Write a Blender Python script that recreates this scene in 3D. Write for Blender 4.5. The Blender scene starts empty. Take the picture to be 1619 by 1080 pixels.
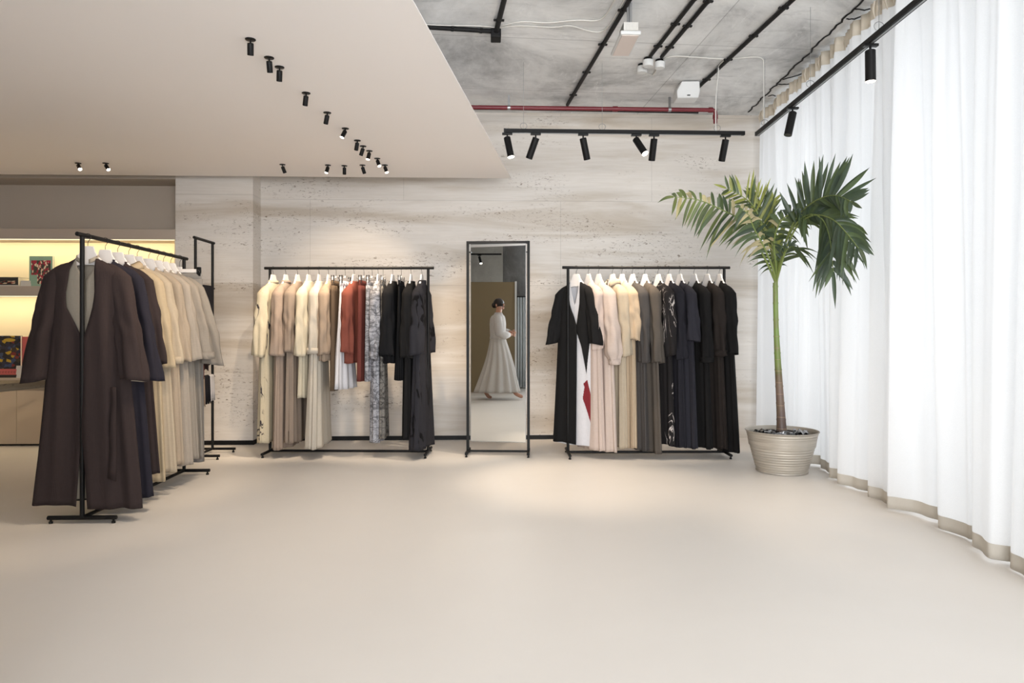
import bpy, bmesh, math, random
import numpy as np
from mathutils import Vector, Matrix
SC = bpy.context.scene
COL = SC.collection
PI = math.pi
# ---------------------------------------------------------------- camera
F = 1100.0; CX, CYH = 809.5, 520.0
YAW = math.radians(2.06); CAMZ = 1.2
cam_d = bpy.data.cameras.new('camera'); cam = bpy.data.objects.new('camera', cam_d); COL.objects.link(cam)
cam.location = (0, 0, CAMZ); cam.rotation_euler = (PI/2, 0, -YAW)
cam_d.sensor_width = 36; cam_d.lens = 36*F/1619; cam_d.shift_y = -(540-CYH)/1619.0
cam_d.clip_start = 0.05; cam_d.clip_end = 100
SC.camera = cam
SC.view_settings.view_transform = 'Standard'; SC.view_settings.look = 'None'
SC.view_settings.gamma = 1.0; SC.view_settings.use_curve_mapping = False
SC.view_settings.exposure = 0.10
SC.cycles.use_denoising = True
SC.cycles.max_bounces = 8; SC.cycles.diffuse_bounces = 5; SC.cycles.transmission_bounces = 6
SC.cycles.sample_clamp_indirect = 6.0
cs, sn = math.cos(YAW), math.sin(YAW)
def c2w(X, Z, z):                      # camera-frame right / depth -> room point
    return Vector((X*cs+Z*sn, Z*cs-X*sn, z))
def ray(px, py):
    X = (px-CX)/F; u = (CYH-py)/F
    d = c2w(X, 1, 0); return Vector((d.x, d.y, u))
def at_z(px, py, z):
    d = ray(px, py); t = (z-CAMZ)/d.z; return Vector((d.x*t, d.y*t, z))
def at_y(px, py, Y):
    d = ray(px, py); t = Y/d.y; return Vector((d.x*t, Y, CAMZ+d.z*t))
def at_d(px, py, D):
    d = ray(px, py); return Vector((d.x*D, d.y*D, CAMZ+d.z*D))
# ---------------------------------------------------------------- world and daylight
W = bpy.data.worlds.new('daylight'); SC.world = W; W.use_nodes = True
W.node_tree.nodes['Background'].inputs[0].default_value = (0.90, 0.95, 1.0, 1)
W.node_tree.nodes['Background'].inputs[1].default_value = 1.3
def area(name, loc, rot, sx, sy, power, col, spread=180):
    l = bpy.data.lights.new(name, 'AREA'); l.shape = 'RECTANGLE'; l.size = sx; l.size_y = sy
    l.energy = power; l.color = col; l.spread = math.radians(spread)
    o = bpy.data.objects.new(name, l); COL.objects.link(o); o.location = loc; o.rotation_euler = rot
    return o
# overcast daylight beyond the glass, right side and behind the camera
area('daylight_side', (3.85, 3.3, 1.85), (0, PI/2, 0), 3.4, 12.4, 74, (0.93, 0.965, 1.0))
area('daylight_front', (0.6, -3.6, 1.75), (PI/2, 0, 0), 5.4, 3.2, 330, (0.95, 0.975, 1.0), 110)

# ---------------------------------------------------------------- mesh helpers
def s2l(c):
    c = c/255.0
    return c/12.92 if c <= 0.04045 else ((c+0.055)/1.055)**2.4
def rgb(r, g, b): return (s2l(r), s2l(g), s2l(b), 1)
def link(name, me, parent=None, mats=None):
    o = bpy.data.objects.new(name, me); COL.objects.link(o)
    if parent is not None: o.parent = parent
    if mats:
        for m in (mats if isinstance(mats, (list, tuple)) else [mats]): me.materials.append(m)
    return o
class MB:
    def __init__(s): s.v = []; s.f = []; s.m = []
    def add(s, vs, fs, mi=0):
        b = len(s.v); s.v += [tuple(v) for v in vs]; s.f += [tuple(i+b for i in f) for f in fs]; s.m += [mi]*len(fs)
        return s
    def box(s, x0, x1, y0, y1, z0, z1, mi=0):
        vs = [(x, y, z) for z in (z0, z1) for y in (y0, y1) for x in (x0, x1)]
        return s.add(vs, [(0,2,3,1),(4,5,7,6),(0,1,5,4),(1,3,7,5),(3,2,6,7),(2,0,4,6)], mi)
    def obox(s, p, q, w, h, up=(0,0,1), mi=0):           # box beam from p to q
        p, q = Vector(p), Vector(q); d = (q-p).normalized(); up = Vector(up)
        if abs(d.dot(up)) > .99: up = Vector((0,1,0))
        r = d.cross(up).normalized(); u = r.cross(d)
        vs = [e + r*a*w/2 + u*b*h/2 for e in (p, q) for a, b in ((-1,-1),(1,-1),(1,1),(-1,1))]
        return s.add(vs, [(0,3,2,1),(4,5,6,7),(0,1,5,4),(1,2,6,5),(2,3,7,6),(3,0,4,7)], mi)
    def tube(s, pts, r, n=8, cap=True, mi=0, flat=None):
        pts = [Vector(p) for p in pts]; rs = r if isinstance(r, (list, tuple)) else [r]*len(pts)
        t0 = (pts[1]-pts[0]).normalized(); a = Vector((0,0,1)) if abs(t0.z) < .9 else Vector((1,0,0))
        nx = t0.cross(a).normalized(); vs = []; fs = []
        for i, p in enumerate(pts):
            t = (pts[min(i+1, len(pts)-1)]-pts[max(i-1, 0)]).normalized()
            nx = (nx - t*nx.dot(t)).normalized(); ny = t.cross(nx)
            for k in range(n):
                g = 2*PI*k/n; vs.append(p + nx*math.cos(g)*rs[i] + ny*math.sin(g)*rs[i]*(flat or 1))
        for i in range(len(pts)-1):
            for k in range(n):
                k2 = (k+1) % n; fs.append((i*n+k, i*n+k2, (i+1)*n+k2, (i+1)*n+k))
        if cap: fs.append(tuple(range(n))[::-1]); fs.append(tuple((len(pts)-1)*n+k for k in range(n)))
        return s.add(vs, fs, mi)
    def lathe(s, prof, n=48, c=(0,0,0), mi=0, sx=1, sy=1):
        vs = [(c[0]+r*math.cos(2*PI*k/n)*sx, c[1]+r*math.sin(2*PI*k/n)*sy, c[2]+z) for r, z in prof for k in range(n)]
        fs = [(i*n+k, i*n+(k+1) % n, (i+1)*n+(k+1) % n, (i+1)*n+k) for i in range(len(prof)-1) for k in range(n)]
        return s.add(vs, fs, mi)
    def build(s, name, mats, parent=None, smooth=False, bevel=0, angle=40, solid=0, soff=0, merge=False):
        me = bpy.data.meshes.new(name); me.from_pydata(s.v, [], s.f); me.validate()
        if any(s.m): me.polygons.foreach_set('material_index', s.m[:len(me.polygons)])
        if merge:
            bm = bmesh.new(); bm.from_mesh(me); bmesh.ops.remove_doubles(bm, verts=bm.verts, dist=1e-5); bm.to_mesh(me); bm.free()
        if smooth: me.polygons.foreach_set('use_smooth', [True]*len(me.polygons)); 
        if smooth and angle < 180: me.set_sharp_from_angle(angle=math.radians(angle))
        o = link(name, me, parent, mats)
        if solid:
            md = o.modifiers.new('s', 'SOLIDIFY'); md.thickness = solid; md.offset = -1
            md.material_offset = soff; md.material_offset_rim = 0
        if bevel:
            md = o.modifiers.new('b', 'BEVEL'); md.width = bevel; md.segments = 2; md.limit_method = 'ANGLE'
        return o
def empty(name, loc=(0,0,0), rz=0):
    o = bpy.data.objects.new(name, None); COL.objects.link(o); o.location = loc; o.rotation_euler = (0,0,rz)
    o.empty_display_size = .1; return o
def tag(o, label=None, cat=None, group=None, kind=None):
    if label: o['label'] = label
    if cat: o['category'] = cat
    if group: o['group'] = group
    if kind: o['kind'] = kind
    return o
def copy_tree(o, parent=None):
    c = o.copy(); COL.objects.link(c)
    if parent is not None: c.parent = parent
    for ch in list(o.children): copy_tree(ch, c)
    return c
def at(o, x=None):                       # give a helper-built part positions relative to its parent's location
    return o
# ---------------------------------------------------------------- materials
def nt(name):
    m = bpy.data.materials.new(name); m.use_nodes = True
    t = m.node_tree; return m, t, t.nodes['Principled BSDF']
def mat(name, col, rough=.6, metal=0, bump=0, scale=80, var=0, spec=.5, emit=None, es=0, sheen=0):
    m, t, b = nt(name); b.inputs['Base Color'].default_value = col; b.inputs['Roughness'].default_value = rough
    b.inputs['Metallic'].default_value = metal; b.inputs['Specular IOR Level'].default_value = spec
    if sheen: b.inputs['Sheen Weight'].default_value = sheen
    if emit: b.inputs['Emission Color'].default_value = emit; b.inputs['Emission Strength'].default_value = es
    tc = t.nodes.new('ShaderNodeTexCoord'); n = t.nodes.new('ShaderNodeTexNoise')
    n.inputs['Scale'].default_value = scale; n.inputs['Detail'].default_value = 4
    t.links.new(tc.outputs['Object'], n.inputs['Vector'])
    if var:
        mx = t.nodes.new('ShaderNodeMix'); mx.data_type = 'RGBA'
        mx.inputs[6].default_value = tuple(c*(1-var) for c in col[:3])+(1,); mx.inputs[7].default_value = tuple(min(1, c*(1+var)) for c in col[:3])+(1,)
        t.links.new(n.outputs['Fac'], mx.inputs[0]); t.links.new(mx.outputs[2], b.inputs['Base Color'])
    if bump:
        bp = t.nodes.new('ShaderNodeBump'); bp.inputs['Strength'].default_value = bump; bp.inputs['Distance'].default_value = .004
        t.links.new(n.outputs['Fac'], bp.inputs['Height']); t.links.new(bp.outputs[0], b.inputs['Normal'])
    return m
def N(t, typ, **kw):
    n = t.nodes.new(typ)
    for k, v in kw.items():
        if k in n.inputs.keys(): n.inputs[k].default_value = v
        else: setattr(n, k, v)
    return n
def ramp(t, src, stops):
    r = t.nodes.new('ShaderNodeValToRGB'); e = r.color_ramp.elements
    while len(e) > 1: e.remove(e[-1])
    e[0].position = stops[0][0]; e[0].color = stops[0][1]
    for p, c in stops[1:]:
        x = e.new(p); x.color = c
    t.links.new(src, r.inputs[0]); return r.outputs[0]
def mixc(t, fac, a, b, mode='MIX'):
    m = t.nodes.new('ShaderNodeMix'); m.data_type = 'RGBA'; m.blend_type = mode
    for i, x in ((0, fac), (6, a), (7, b)):
        if hasattr(x, 'is_linked') or isinstance(x, bpy.types.NodeSocket): t.links.new(x, m.inputs[i])
        else: m.inputs[i].default_value = x
    return m.outputs[2]
def mapping(t, scale, loc=(0,0,0), rot=(0,0,0)):
    tc = t.nodes.new('ShaderNodeTexCoord'); mp = t.nodes.new('ShaderNodeMapping')
    mp.inputs['Scale'].default_value = scale; mp.inputs['Location'].default_value = loc; mp.inputs['Rotation'].default_value = rot
    t.links.new(tc.outputs['Object'], mp.inputs[0]); return mp.outputs[0]
def noise(t, vec, scale, detail=5, rough=.55, dist=0):
    n = N(t, 'ShaderNodeTexNoise'); n.inputs['Scale'].default_value = scale; n.inputs['Detail'].default_value = detail
    n.inputs['Roughness'].default_value = rough; n.inputs['Distortion'].default_value = dist
    t.links.new(vec, n.inputs['Vector']); return n.outputs['Fac']
g = lambda v: (v, v, v, 1)
def fabric(name, col, rough=.9, weave=.25, wr=.6, stripes=0, sheen=.0, trans=0):
    col = tuple(.76*(x*.88+.12*(.3*col[0]+.5*col[1]+.2*col[2])) for x in col[:3])+(1,)
    """woven cloth: slubby colour, fine vertical/horizontal threads, soft wrinkles"""
    m, t, b = nt(name); b.inputs['Roughness'].default_value = rough; b.inputs['Specular IOR Level'].default_value = .12
    b.inputs['Sheen Weight'].default_value = sheen; b.inputs['Sheen Roughness'].default_value = .5
    v1 = mapping(t, (260, 260, 30)); v2 = mapping(t, (30, 30, 260)); v3 = mapping(t, (13, 13, 2.4))
    a = noise(t, v1, 1, 2); c = noise(t, v2, 1, 2); w = noise(t, v3, 1, 4, .6, .8)
    mul = N(t, 'ShaderNodeMath', operation='ADD'); t.links.new(a, mul.inputs[0]); t.links.new(c, mul.inputs[1])
    lo = tuple(x*.94 for x in col[:3])+(1,); hi = tuple(min(1, x*1.06) for x in col[:3])+(1,)
    cc = ramp(t, mul.outputs[0], [(.35, lo), (.68, hi)]) if False else None
    md = N(t, 'ShaderNodeMath', operation='MULTIPLY'); md.inputs[1].default_value = .5; t.links.new(mul.outputs[0], md.inputs[0])
    cc = ramp(t, md.outputs[0], [(.3, lo), (.7, hi)])
    t.links.new(cc, b.inputs['Base Color'])
    b1 = N(t, 'ShaderNodeBump'); b1.inputs['Strength'].default_value = wr*.6; b1.inputs['Distance'].default_value = .012; t.links.new(w, b1.inputs['Height'])
    b2 = N(t, 'ShaderNodeBump'); b2.inputs['Strength'].default_value = weave*.35; b2.inputs['Distance'].default_value = .001; t.links.new(md.outputs[0], b2.inputs['Height'])
    t.links.new(b1.outputs[0], b2.inputs['Normal']); t.links.new(b2.outputs[0], b.inputs['Normal'])
    return m
def stroke_fabric(name, col, ink, sc=3.2, thr=.035):
    m = fabric(name, col); t = m.node_tree; b = t.nodes['Principled BSDF']; src = b.inputs['Base Color'].links[0].from_socket
    v = mapping(t, (sc*1.8, sc*1.8, sc*.55)); f = noise(t, v, 1, 3, .6, 1.2)
    s = N(t, 'ShaderNodeMath', operation='SUBTRACT'); s.inputs[1].default_value = .5; t.links.new(f, s.inputs[0])
    ab = N(t, 'ShaderNodeMath', operation='ABSOLUTE'); t.links.new(s.outputs[0], ab.inputs[0])
    msk = ramp(t, ab.outputs[0], [(0, g(1)), (thr*.4, g(1)), (thr*.6, g(0))])
    v2 = mapping(t, (4, 4, 2)); f2 = noise(t, v2, 1, 2); gate = ramp(t, f2, [(.5, g(0)), (.53, g(1))])
    mm = mixc(t, 1.0, msk, gate, 'MULTIPLY')
    t.links.new(mixc(t, mm, src, ink), b.inputs['Base Color']); return m
def snake_fabric(name, a, bcol, c):
    m = fabric(name, a, rough=.6); t = m.node_tree; b = t.nodes['Principled BSDF']
    v = mapping(t, (14, 14, 14)); vo = N(t, 'ShaderNodeTexVoronoi', feature='DISTANCE_TO_EDGE')
    nz = N(t, 'ShaderNodeTexNoise'); nz.inputs['Scale'].default_value = .8; t.links.new(v, nz.inputs['Vector'])
    mx = N(t, 'ShaderNodeMix'); mx.data_type = 'VECTOR'; mx.inputs[0].default_value = .6; t.links.new(v, mx.inputs[4]); t.links.new(nz.outputs['Color'], mx.inputs[5])
    t.links.new(mx.outputs[1], vo.inputs['Vector']); vo.inputs['Scale'].default_value = 1.6
    f = noise(t, mapping(t, (9, 9, 16)), 1, 6, .7, 1.5)
    base = ramp(t, f, [(.36, bcol), (.47, a), (.56, c), (.62, a)])
    e = ramp(t, vo.outputs['Distance'], [(0, g(0)), (.05, g(1))])
    t.links.new(mixc(t, e, bcol, base), b.inputs['Base Color']); return m

def travertine(name, col, dark):
    m, t, b = nt(name); b.inputs['Roughness'].default_value = .55; b.inputs['Specular IOR Level'].default_value = .3
    band = noise(t, mapping(t, (.35, .35, 3.2)), 1, 8, .6, .6)
    soft = noise(t, mapping(t, (.5, .5, .7), (7, 3, 2)), 1, 3)
    fine = noise(t, mapping(t, (3, 3, 60)), 1, 4, .7)
    c1 = (col[0]*.72, col[1]*.66, col[2]*.58, 1); c2 = tuple(min(1, x*1.08) for x in col[:3])+(1,)
    base = ramp(t, band, [(.36, c1), (.50, col), (.62, c2)])
    base = mixc(t, ramp(t, soft, [(.35, g(0)), (.7, g(.35))]), base, rgb(206, 202, 198))
    base = mixc(t, ramp(t, fine, [(.42, g(.16)), (.6, g(0))]), base, c1)
    # slabs with slightly different tone and thin joints
    tc = mapping(t, (1, 1, 1), (.9, 0, .17)); sep = N(t, 'ShaderNodeSeparateXYZ'); cmb = N(t, 'ShaderNodeCombineXYZ')
    t.links.new(tc, sep.inputs[0]); t.links.new(sep.outputs[0], cmb.inputs[0]); t.links.new(sep.outputs[2], cmb.inputs[1])
    br = N(t, 'ShaderNodeTexBrick'); t.links.new(cmb.outputs[0], br.inputs['Vector'])
    br.inputs['Scale'].default_value = 1; br.inputs['Brick Width'].default_value = 2.7; br.inputs['Row Height'].default_value = .92
    br.inputs['Mortar Size'].default_value = .0035; br.inputs['Mortar Smooth'].default_value = .3; br.offset = .37
    br.inputs['Color1'].default_value = g(.955); br.inputs['Color2'].default_value = g(1.0); br.inputs['Mortar'].default_value = g(.80)
    base = mixc(t, 1.0, base, br.outputs['Color'], 'MULTIPLY')
    # pits, clustered along the bedding
    pit = noise(t, mapping(t, (24, 24, 64)), 1, 4, .7, .8)
    clus = noise(t, mapping(t, (.9, .9, 3.6), (3, 1, 9)), 1, 4, .6)
    a = ramp(t, pit, [(.585, g(0)), (.635, g(.9))]); c = ramp(t, clus, [(.50, g(0)), (.60, g(1))])
    pm = mixc(t, 1.0, a, c, 'MULTIPLY')
    t.links.new(mixc(t, pm, base, dark), b.inputs['Base Color'])
    bp = N(t, 'ShaderNodeBump'); bp.inputs['Strength'].default_value = .35; bp.inputs['Distance'].default_value = .01; bp.invert = True
    t.links.new(pm, bp.inputs['Height']); t.links.new(bp.outputs[0], b.inputs['Normal'])
    return m
def concrete(name, lo, mid, hi, joints=True, sc=1.0):
    m, t, b = nt(name); b.inputs['Roughness'].default_value = .75
    f = noise(t, mapping(t, (.9*sc, .9*sc, .9*sc)), 1, 10, .68, .5)
    base = ramp(t, f, [(.3, lo), (.5, mid), (.68, hi)])
    f2 = noise(t, mapping(t, (1.2, 6, 3), (4, 4, 4)), 1, 8, .75, 1.0)
    base = mixc(t, ramp(t, f2, [(.55, g(0)), (.72, g(.5))]), base, lo)
    f3 = noise(t, mapping(t, (7, 2.4, 7), (1, 8, 4)), 1, 9, .8, .6)
    base = mixc(t, ramp(t, f3, [(.58, g(0)), (.66, g(.55))]), base, hi)
    if joints:
        br = N(t, 'ShaderNodeTexBrick'); t.links.new(mapping(t, (1, 1, 1), (.35, .52, 0), (0, 0, -.06)), br.inputs['Vector'])
        br.inputs['Scale'].default_value = 1; br.inputs['Brick Width'].default_value = 2.44; br.inputs['Row Height'].default_value = 1.22; br.offset = 0
        br.inputs['Mortar Size'].default_value = .006; br.inputs['Mortar Smooth'].default_value = .6
        br.inputs['Color1'].default_value = g(.93); br.inputs['Color2'].default_value = g(1); br.inputs['Mortar'].default_value = g(.62)
        base = mixc(t, 1.0, base, br.outputs['Color'], 'MULTIPLY')
    t.links.new(base, b.inputs['Base Color'])
    bp = N(t, 'ShaderNodeBump'); bp.inputs['Strength'].default_value = .3; bp.inputs['Distance'].default_value = .01
    t.links.new(f3, bp.inputs['Height']); t.links.new(bp.outputs[0], b.inputs['Normal'])
    return m
def floor_mat():
    m, t, b = nt('microcement'); b.inputs['Roughness'].default_value = .42; b.inputs['Specular IOR Level'].default_value = .35
    f = noise(t, mapping(t, (.35, .35, .35)), 1, 5, .6, .4); c = rgb(221, 215, 208)
    base = ramp(t, f, [(.3, tuple(x*.96 for x in c[:3])+(1,)), (.7, tuple(x*1.03 for x in c[:3])+(1,))])
    t.links.new(base, b.inputs['Base Color'])
    r = ramp(t, noise(t, mapping(t, (2, 2, 2)), 1, 6, .7), [(.3, g(.38)), (.7, g(.5))]); t.links.new(r, b.inputs['Roughness']); return m
def sheer(name, col, tr, alpha=0.0):
    m = bpy.data.materials.new(name); m.use_nodes = True; t = m.node_tree; t.nodes.clear()
    out = N(t, 'ShaderNodeOutputMaterial'); d = N(t, 'ShaderNodeBsdfDiffuse'); r = N(t, 'ShaderNodeBsdfTranslucent'); mx = N(t, 'ShaderNodeMixShader')
    f = noise(t, mapping(t, (150, 150, 500)), 1, 2); cc = ramp(t, f, [(.3, tuple(x*.95 for x in col[:3])+(1,)), (.7, col)])
    t.links.new(cc, d.inputs[0]); t.links.new(cc, r.inputs[0]); mx.inputs[0].default_value = tr
    t.links.new(d.outputs[0], mx.inputs[1]); t.links.new(r.outputs[0], mx.inputs[2])
    if alpha:
        tp = N(t, 'ShaderNodeBsdfTransparent'); m2 = N(t, 'ShaderNodeMixShader'); m2.inputs[0].default_value = alpha
        t.links.new(mx.outputs[0], m2.inputs[1]); t.links.new(tp.outputs[0], m2.inputs[2]); t.links.new(m2.outputs[0], out.inputs[0])
    else: t.links.new(mx.outputs[0], out.inputs[0])
    return m
def emis(name, col, s):
    m = bpy.data.materials.new(name); m.use_nodes = True; t = m.node_tree; t.nodes.clear()
    out = N(t, 'ShaderNodeOutputMaterial'); e = N(t, 'ShaderNodeEmission'); e.inputs[0].default_value = col; e.inputs[1].default_value = s
    t.links.new(e.outputs[0], out.inputs[0]); return m

M = dict(
 floor=floor_mat(),
 trav=travertine('travertine', rgb(218, 211, 203), rgb(120, 104, 88)),
 conc=concrete('raw_concrete', rgb(128, 129, 130), rgb(214, 214, 213), rgb(242, 242, 241)),
 conc_wall=concrete('pale_concrete', rgb(160, 156, 148), rgb(184, 180, 172), rgb(198, 195, 188), False),
 column=concrete('dark_concrete', rgb(92, 92, 92), rgb(120, 120, 120), rgb(150, 150, 150), False, 2),
 plaster=mat('warm_white_plaster', rgb(246, 241, 238), .8, var=.015, scale=.7),
 white=mat('white_paint', rgb(208, 208, 206), .5, var=.01),
 black=mat('black_powder_coat', rgb(17, 16, 16), .5, spec=.22, bump=.08, scale=300),
 blackgloss=mat('black_plastic', rgb(14, 14, 14), .35, spec=.3, var=.05),
 conduit=mat('dark_conduit', rgb(28, 27, 27), .6, spec=.2, var=.1),
 red=mat('maroon_pipe', rgb(112, 28, 38), .4, var=.1, scale=30),
 steel=mat('zinc', rgb(150, 150, 150), .4, .8, var=.1),
 cable=mat('white_cable', rgb(205, 202, 196), .5, var=.03),
 lens=mat('unlit_lens', rgb(214, 200, 192), .35, var=.03),
 shelf=mat('greige_lacquer', rgb(176, 162, 148), .5, var=.02, scale=4),
 niche=mat('cream_lacquer', rgb(226, 212, 184), .6, var=.02, scale=4),
 niche_dark=mat('taupe_plaster', rgb(186, 174, 160), .8, var=.03, scale=2),
 cab=mat('cabinet_greige', rgb(196, 178, 154), .5, var=.02, scale=3),
 led=emis('warm_led', (1, .88, .58, 1), 1.3),
 lit=emis('lit_lamp', (1, .88, .74, 1), 14.0),
 unlit=mat('lamp_glass', rgb(60, 58, 56), .2),
 glass=None, mirror=None,
)
m_, t_, b_ = nt('mirror_silver'); b_.inputs['Metallic'].default_value = 1; b_.inputs['Roughness'].default_value = .0; b_.inputs['Base Color'].default_value = (.86, .88, .87, 1); M['mirror'] = m_
m_ = bpy.data.materials.new('window_glass'); m_.use_nodes = True; t_ = m_.node_tree; t_.nodes.clear(); mx_ = N(t_, 'ShaderNodeMixShader'); mx_.inputs[0].default_value = .06
t_.links.new(N(t_, 'ShaderNodeBsdfTransparent').outputs[0], mx_.inputs[1]); gl_ = N(t_, 'ShaderNodeBsdfGlossy'); gl_.inputs['Roughness'].default_value = .02; t_.links.new(gl_.outputs[0], mx_.inputs[2]); t_.links.new(mx_.outputs[0], N(t_, 'ShaderNodeOutputMaterial').inputs[0]); M['glass'] = m_
# b_.inputs['Transmission Weight'].default_value = 1; b_.inputs['Roughness'].default_value = 0; b_.inputs['IOR'].default_value = 1.02; b_.inputs['Base Color'].default_value = (1, 1, 1, 1); M['glass'] = m_
M['sheer'] = sheer('white_sheer_linen', rgb(247, 247, 247), .60)
M['hem'] = sheer('curtain_hem_linen', rgb(222, 216, 206), .32)
M['heading'] = sheer('curtain_heading_tape', rgb(240, 232, 218), .35)
# ================================================================ the room
WY = 7.55; PIERY = 7.30; CZ = 3.547; PIERX = at_y(400, 600, PIERY).x; NX = at_y(277.5, 600, PIERY).x; NB = 7.66
XL = -5.6; YB = -3.2; XR = 3.35
def struct(name, mb, m, **k): return tag(mb.build(name, m, **k), kind='structure')
struct('floor', MB().box(XL-.2, XR+1.2, YB-1.2, WY+.3, -.12, 0), M['floor'])
struct('ceiling', MB().box(XL-.2, XR, YB-.1, WY+.25, CZ, CZ+.2), M['conc'])
struct('wall_back', MB().box(NX, XR, WY, WY+.25, 0, CZ), M['trav'])
struct('wall_pier', MB().box(NX, PIERX, PIERY, WY-.0005, 0, CZ), M['trav'])
struct('wall_niche', MB().box(XL, NX, NB, WY+.25, 0, CZ).box(XL, NX, PIERY, NB, 2.745, CZ), M['niche_dark'])
struct('wall_left', MB().box(XL-.2, XL, YB, WY+.25, 0, CZ), M['plaster'])
struct('wall_rear', MB().box(XL, -2.1, YB-.2, YB, 0, CZ).box(-2.1, XR, YB-.2, YB, 3.3, CZ), M['conc_wall'])
bb = MB(); bh = .045
bb.box(NX+.01, PIERX, PIERY-.012, PIERY, 0, bh).box(PIERX, PIERX+.012, PIERY-.012, WY-.012, 0, bh).box(PIERX, 2.75, WY-.012, WY, 0, bh)
struct('baseboard_back', bb, M['black'])
# window wall beyond the curtain: frames, glass, floor sill
for i, y0 in enumerate([-2.56, -.56, 1.44, 3.44, 5.44]):
    w = tag(MB().box(3.2, 3.26, y0, y0+.06, 0.06, 3.4).box(3.2, 3.26, y0+1.94, y0+2.0, .06, 3.4)
        .box(3.2, 3.26, y0+.06, y0+1.94, .06, .12).box(3.2, 3.26, y0+.06, y0+1.94, 3.34, 3.4).build('window_%d' % (i+1), M['conduit']), kind='structure')
    MB().box(3.226, 3.232, y0+.06, y0+1.94, .12, 3.34).build('pane', M['glass'], w)
struct('wall_right', MB().box(3.15, 3.35, YB, WY, 3.4, CZ).box(3.15, 3.35, YB, WY, 0, .06).box(3.15, 3.35, 7.44, WY, .06, 3.4), M['white'])
for i, x0 in enumerate([-2.1, -.3, 1.5]):
    w = tag(MB().box(x0, x0+.06, YB-.12, YB-.06, 0, 3.3).box(x0+1.74, x0+1.8, YB-.12, YB-.06, 0, 3.3)
        .box(x0+.06, x0+1.74, YB-.12, YB-.06, 0, .06).box(x0+.06, x0+1.74, YB-.12, YB-.06, 3.24, 3.3).build('window_%d' % (i+6), M['conduit']), kind='structure')
    MB().box(x0+.06, x0+1.74, YB-.093, YB-.087, .06, 3.24).build('pane', M['glass'], w)
# dropped soffit: flat underside, flanks rising back to the slab
SZ = 2.74
e_far = at_z(808, 282, SZ); e_mid = at_z(652, 0, SZ); dr = (e_mid-e_far)
e_near = e_far + dr*((e_far.y-0.6)/(e_far.y-e_mid.y))
yb = e_far.y; up = .75
lo = [(XL, yb, SZ), (e_far.x, yb, SZ), (e_near.x, e_near.y, SZ), (XL, e_near.y, SZ)]
hi = [(XL, yb, CZ-.02), (e_far.x-1.5, yb, CZ-.02), (e_near.x-1.5, e_near.y+1.0, CZ-.02), (XL, e_near.y+1.0, CZ-.02)]
lo2 = [(x, y, SZ+.006) for x, y, z in lo]
sf = MB().add(lo+lo2+hi, [(0,1,2,3)]+[(a, a+4, (a+1) % 4+4, (a+1) % 4) for a in range(4)]+[(a+4, a+8, (a+1) % 4+8, (a+1) % 4+4) for a in range(4)]+[(11,10,9,8)])
struct('ceiling_soffit', sf, M['plaster'])
# crack-like dark joint between slab and perimeter beam + perimeter strip
random.seed(5)
def jag(p, q, n, j):
    return [p.lerp(q, i/n) + Vector((random.uniform(-j, j), random.uniform(-j, j), 0)) for i in range(n+1)]
c1 = at_z(1183, 177, CZ-.004); c2 = at_z(1372, -6, CZ-.004); c3 = c2+(c2-c1)*.9
mb = MB().tube(jag(c1, c3, 90, .012), .009, 5, flat=.5)
for a, b_, cpt in (((1236, 126), (1262, 119), (1278, 112)), ((1228, 133), (1243, 134), (1252, 132)), ((1352, 15), (1368, 16), (1376, 14)), ((1340, 30), (1350, 31), (1362, 26)), ((1215, 152), (1222, 150), (1226, 152))):
    mb.tube(jag(at_z(*a, CZ-.004), at_z(*b_, CZ-.004), 5, .008)+[at_z(*cpt, CZ-.004)], .007, 5, flat=.5)
struct('trim_1', mb, M['conduit'])
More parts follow.
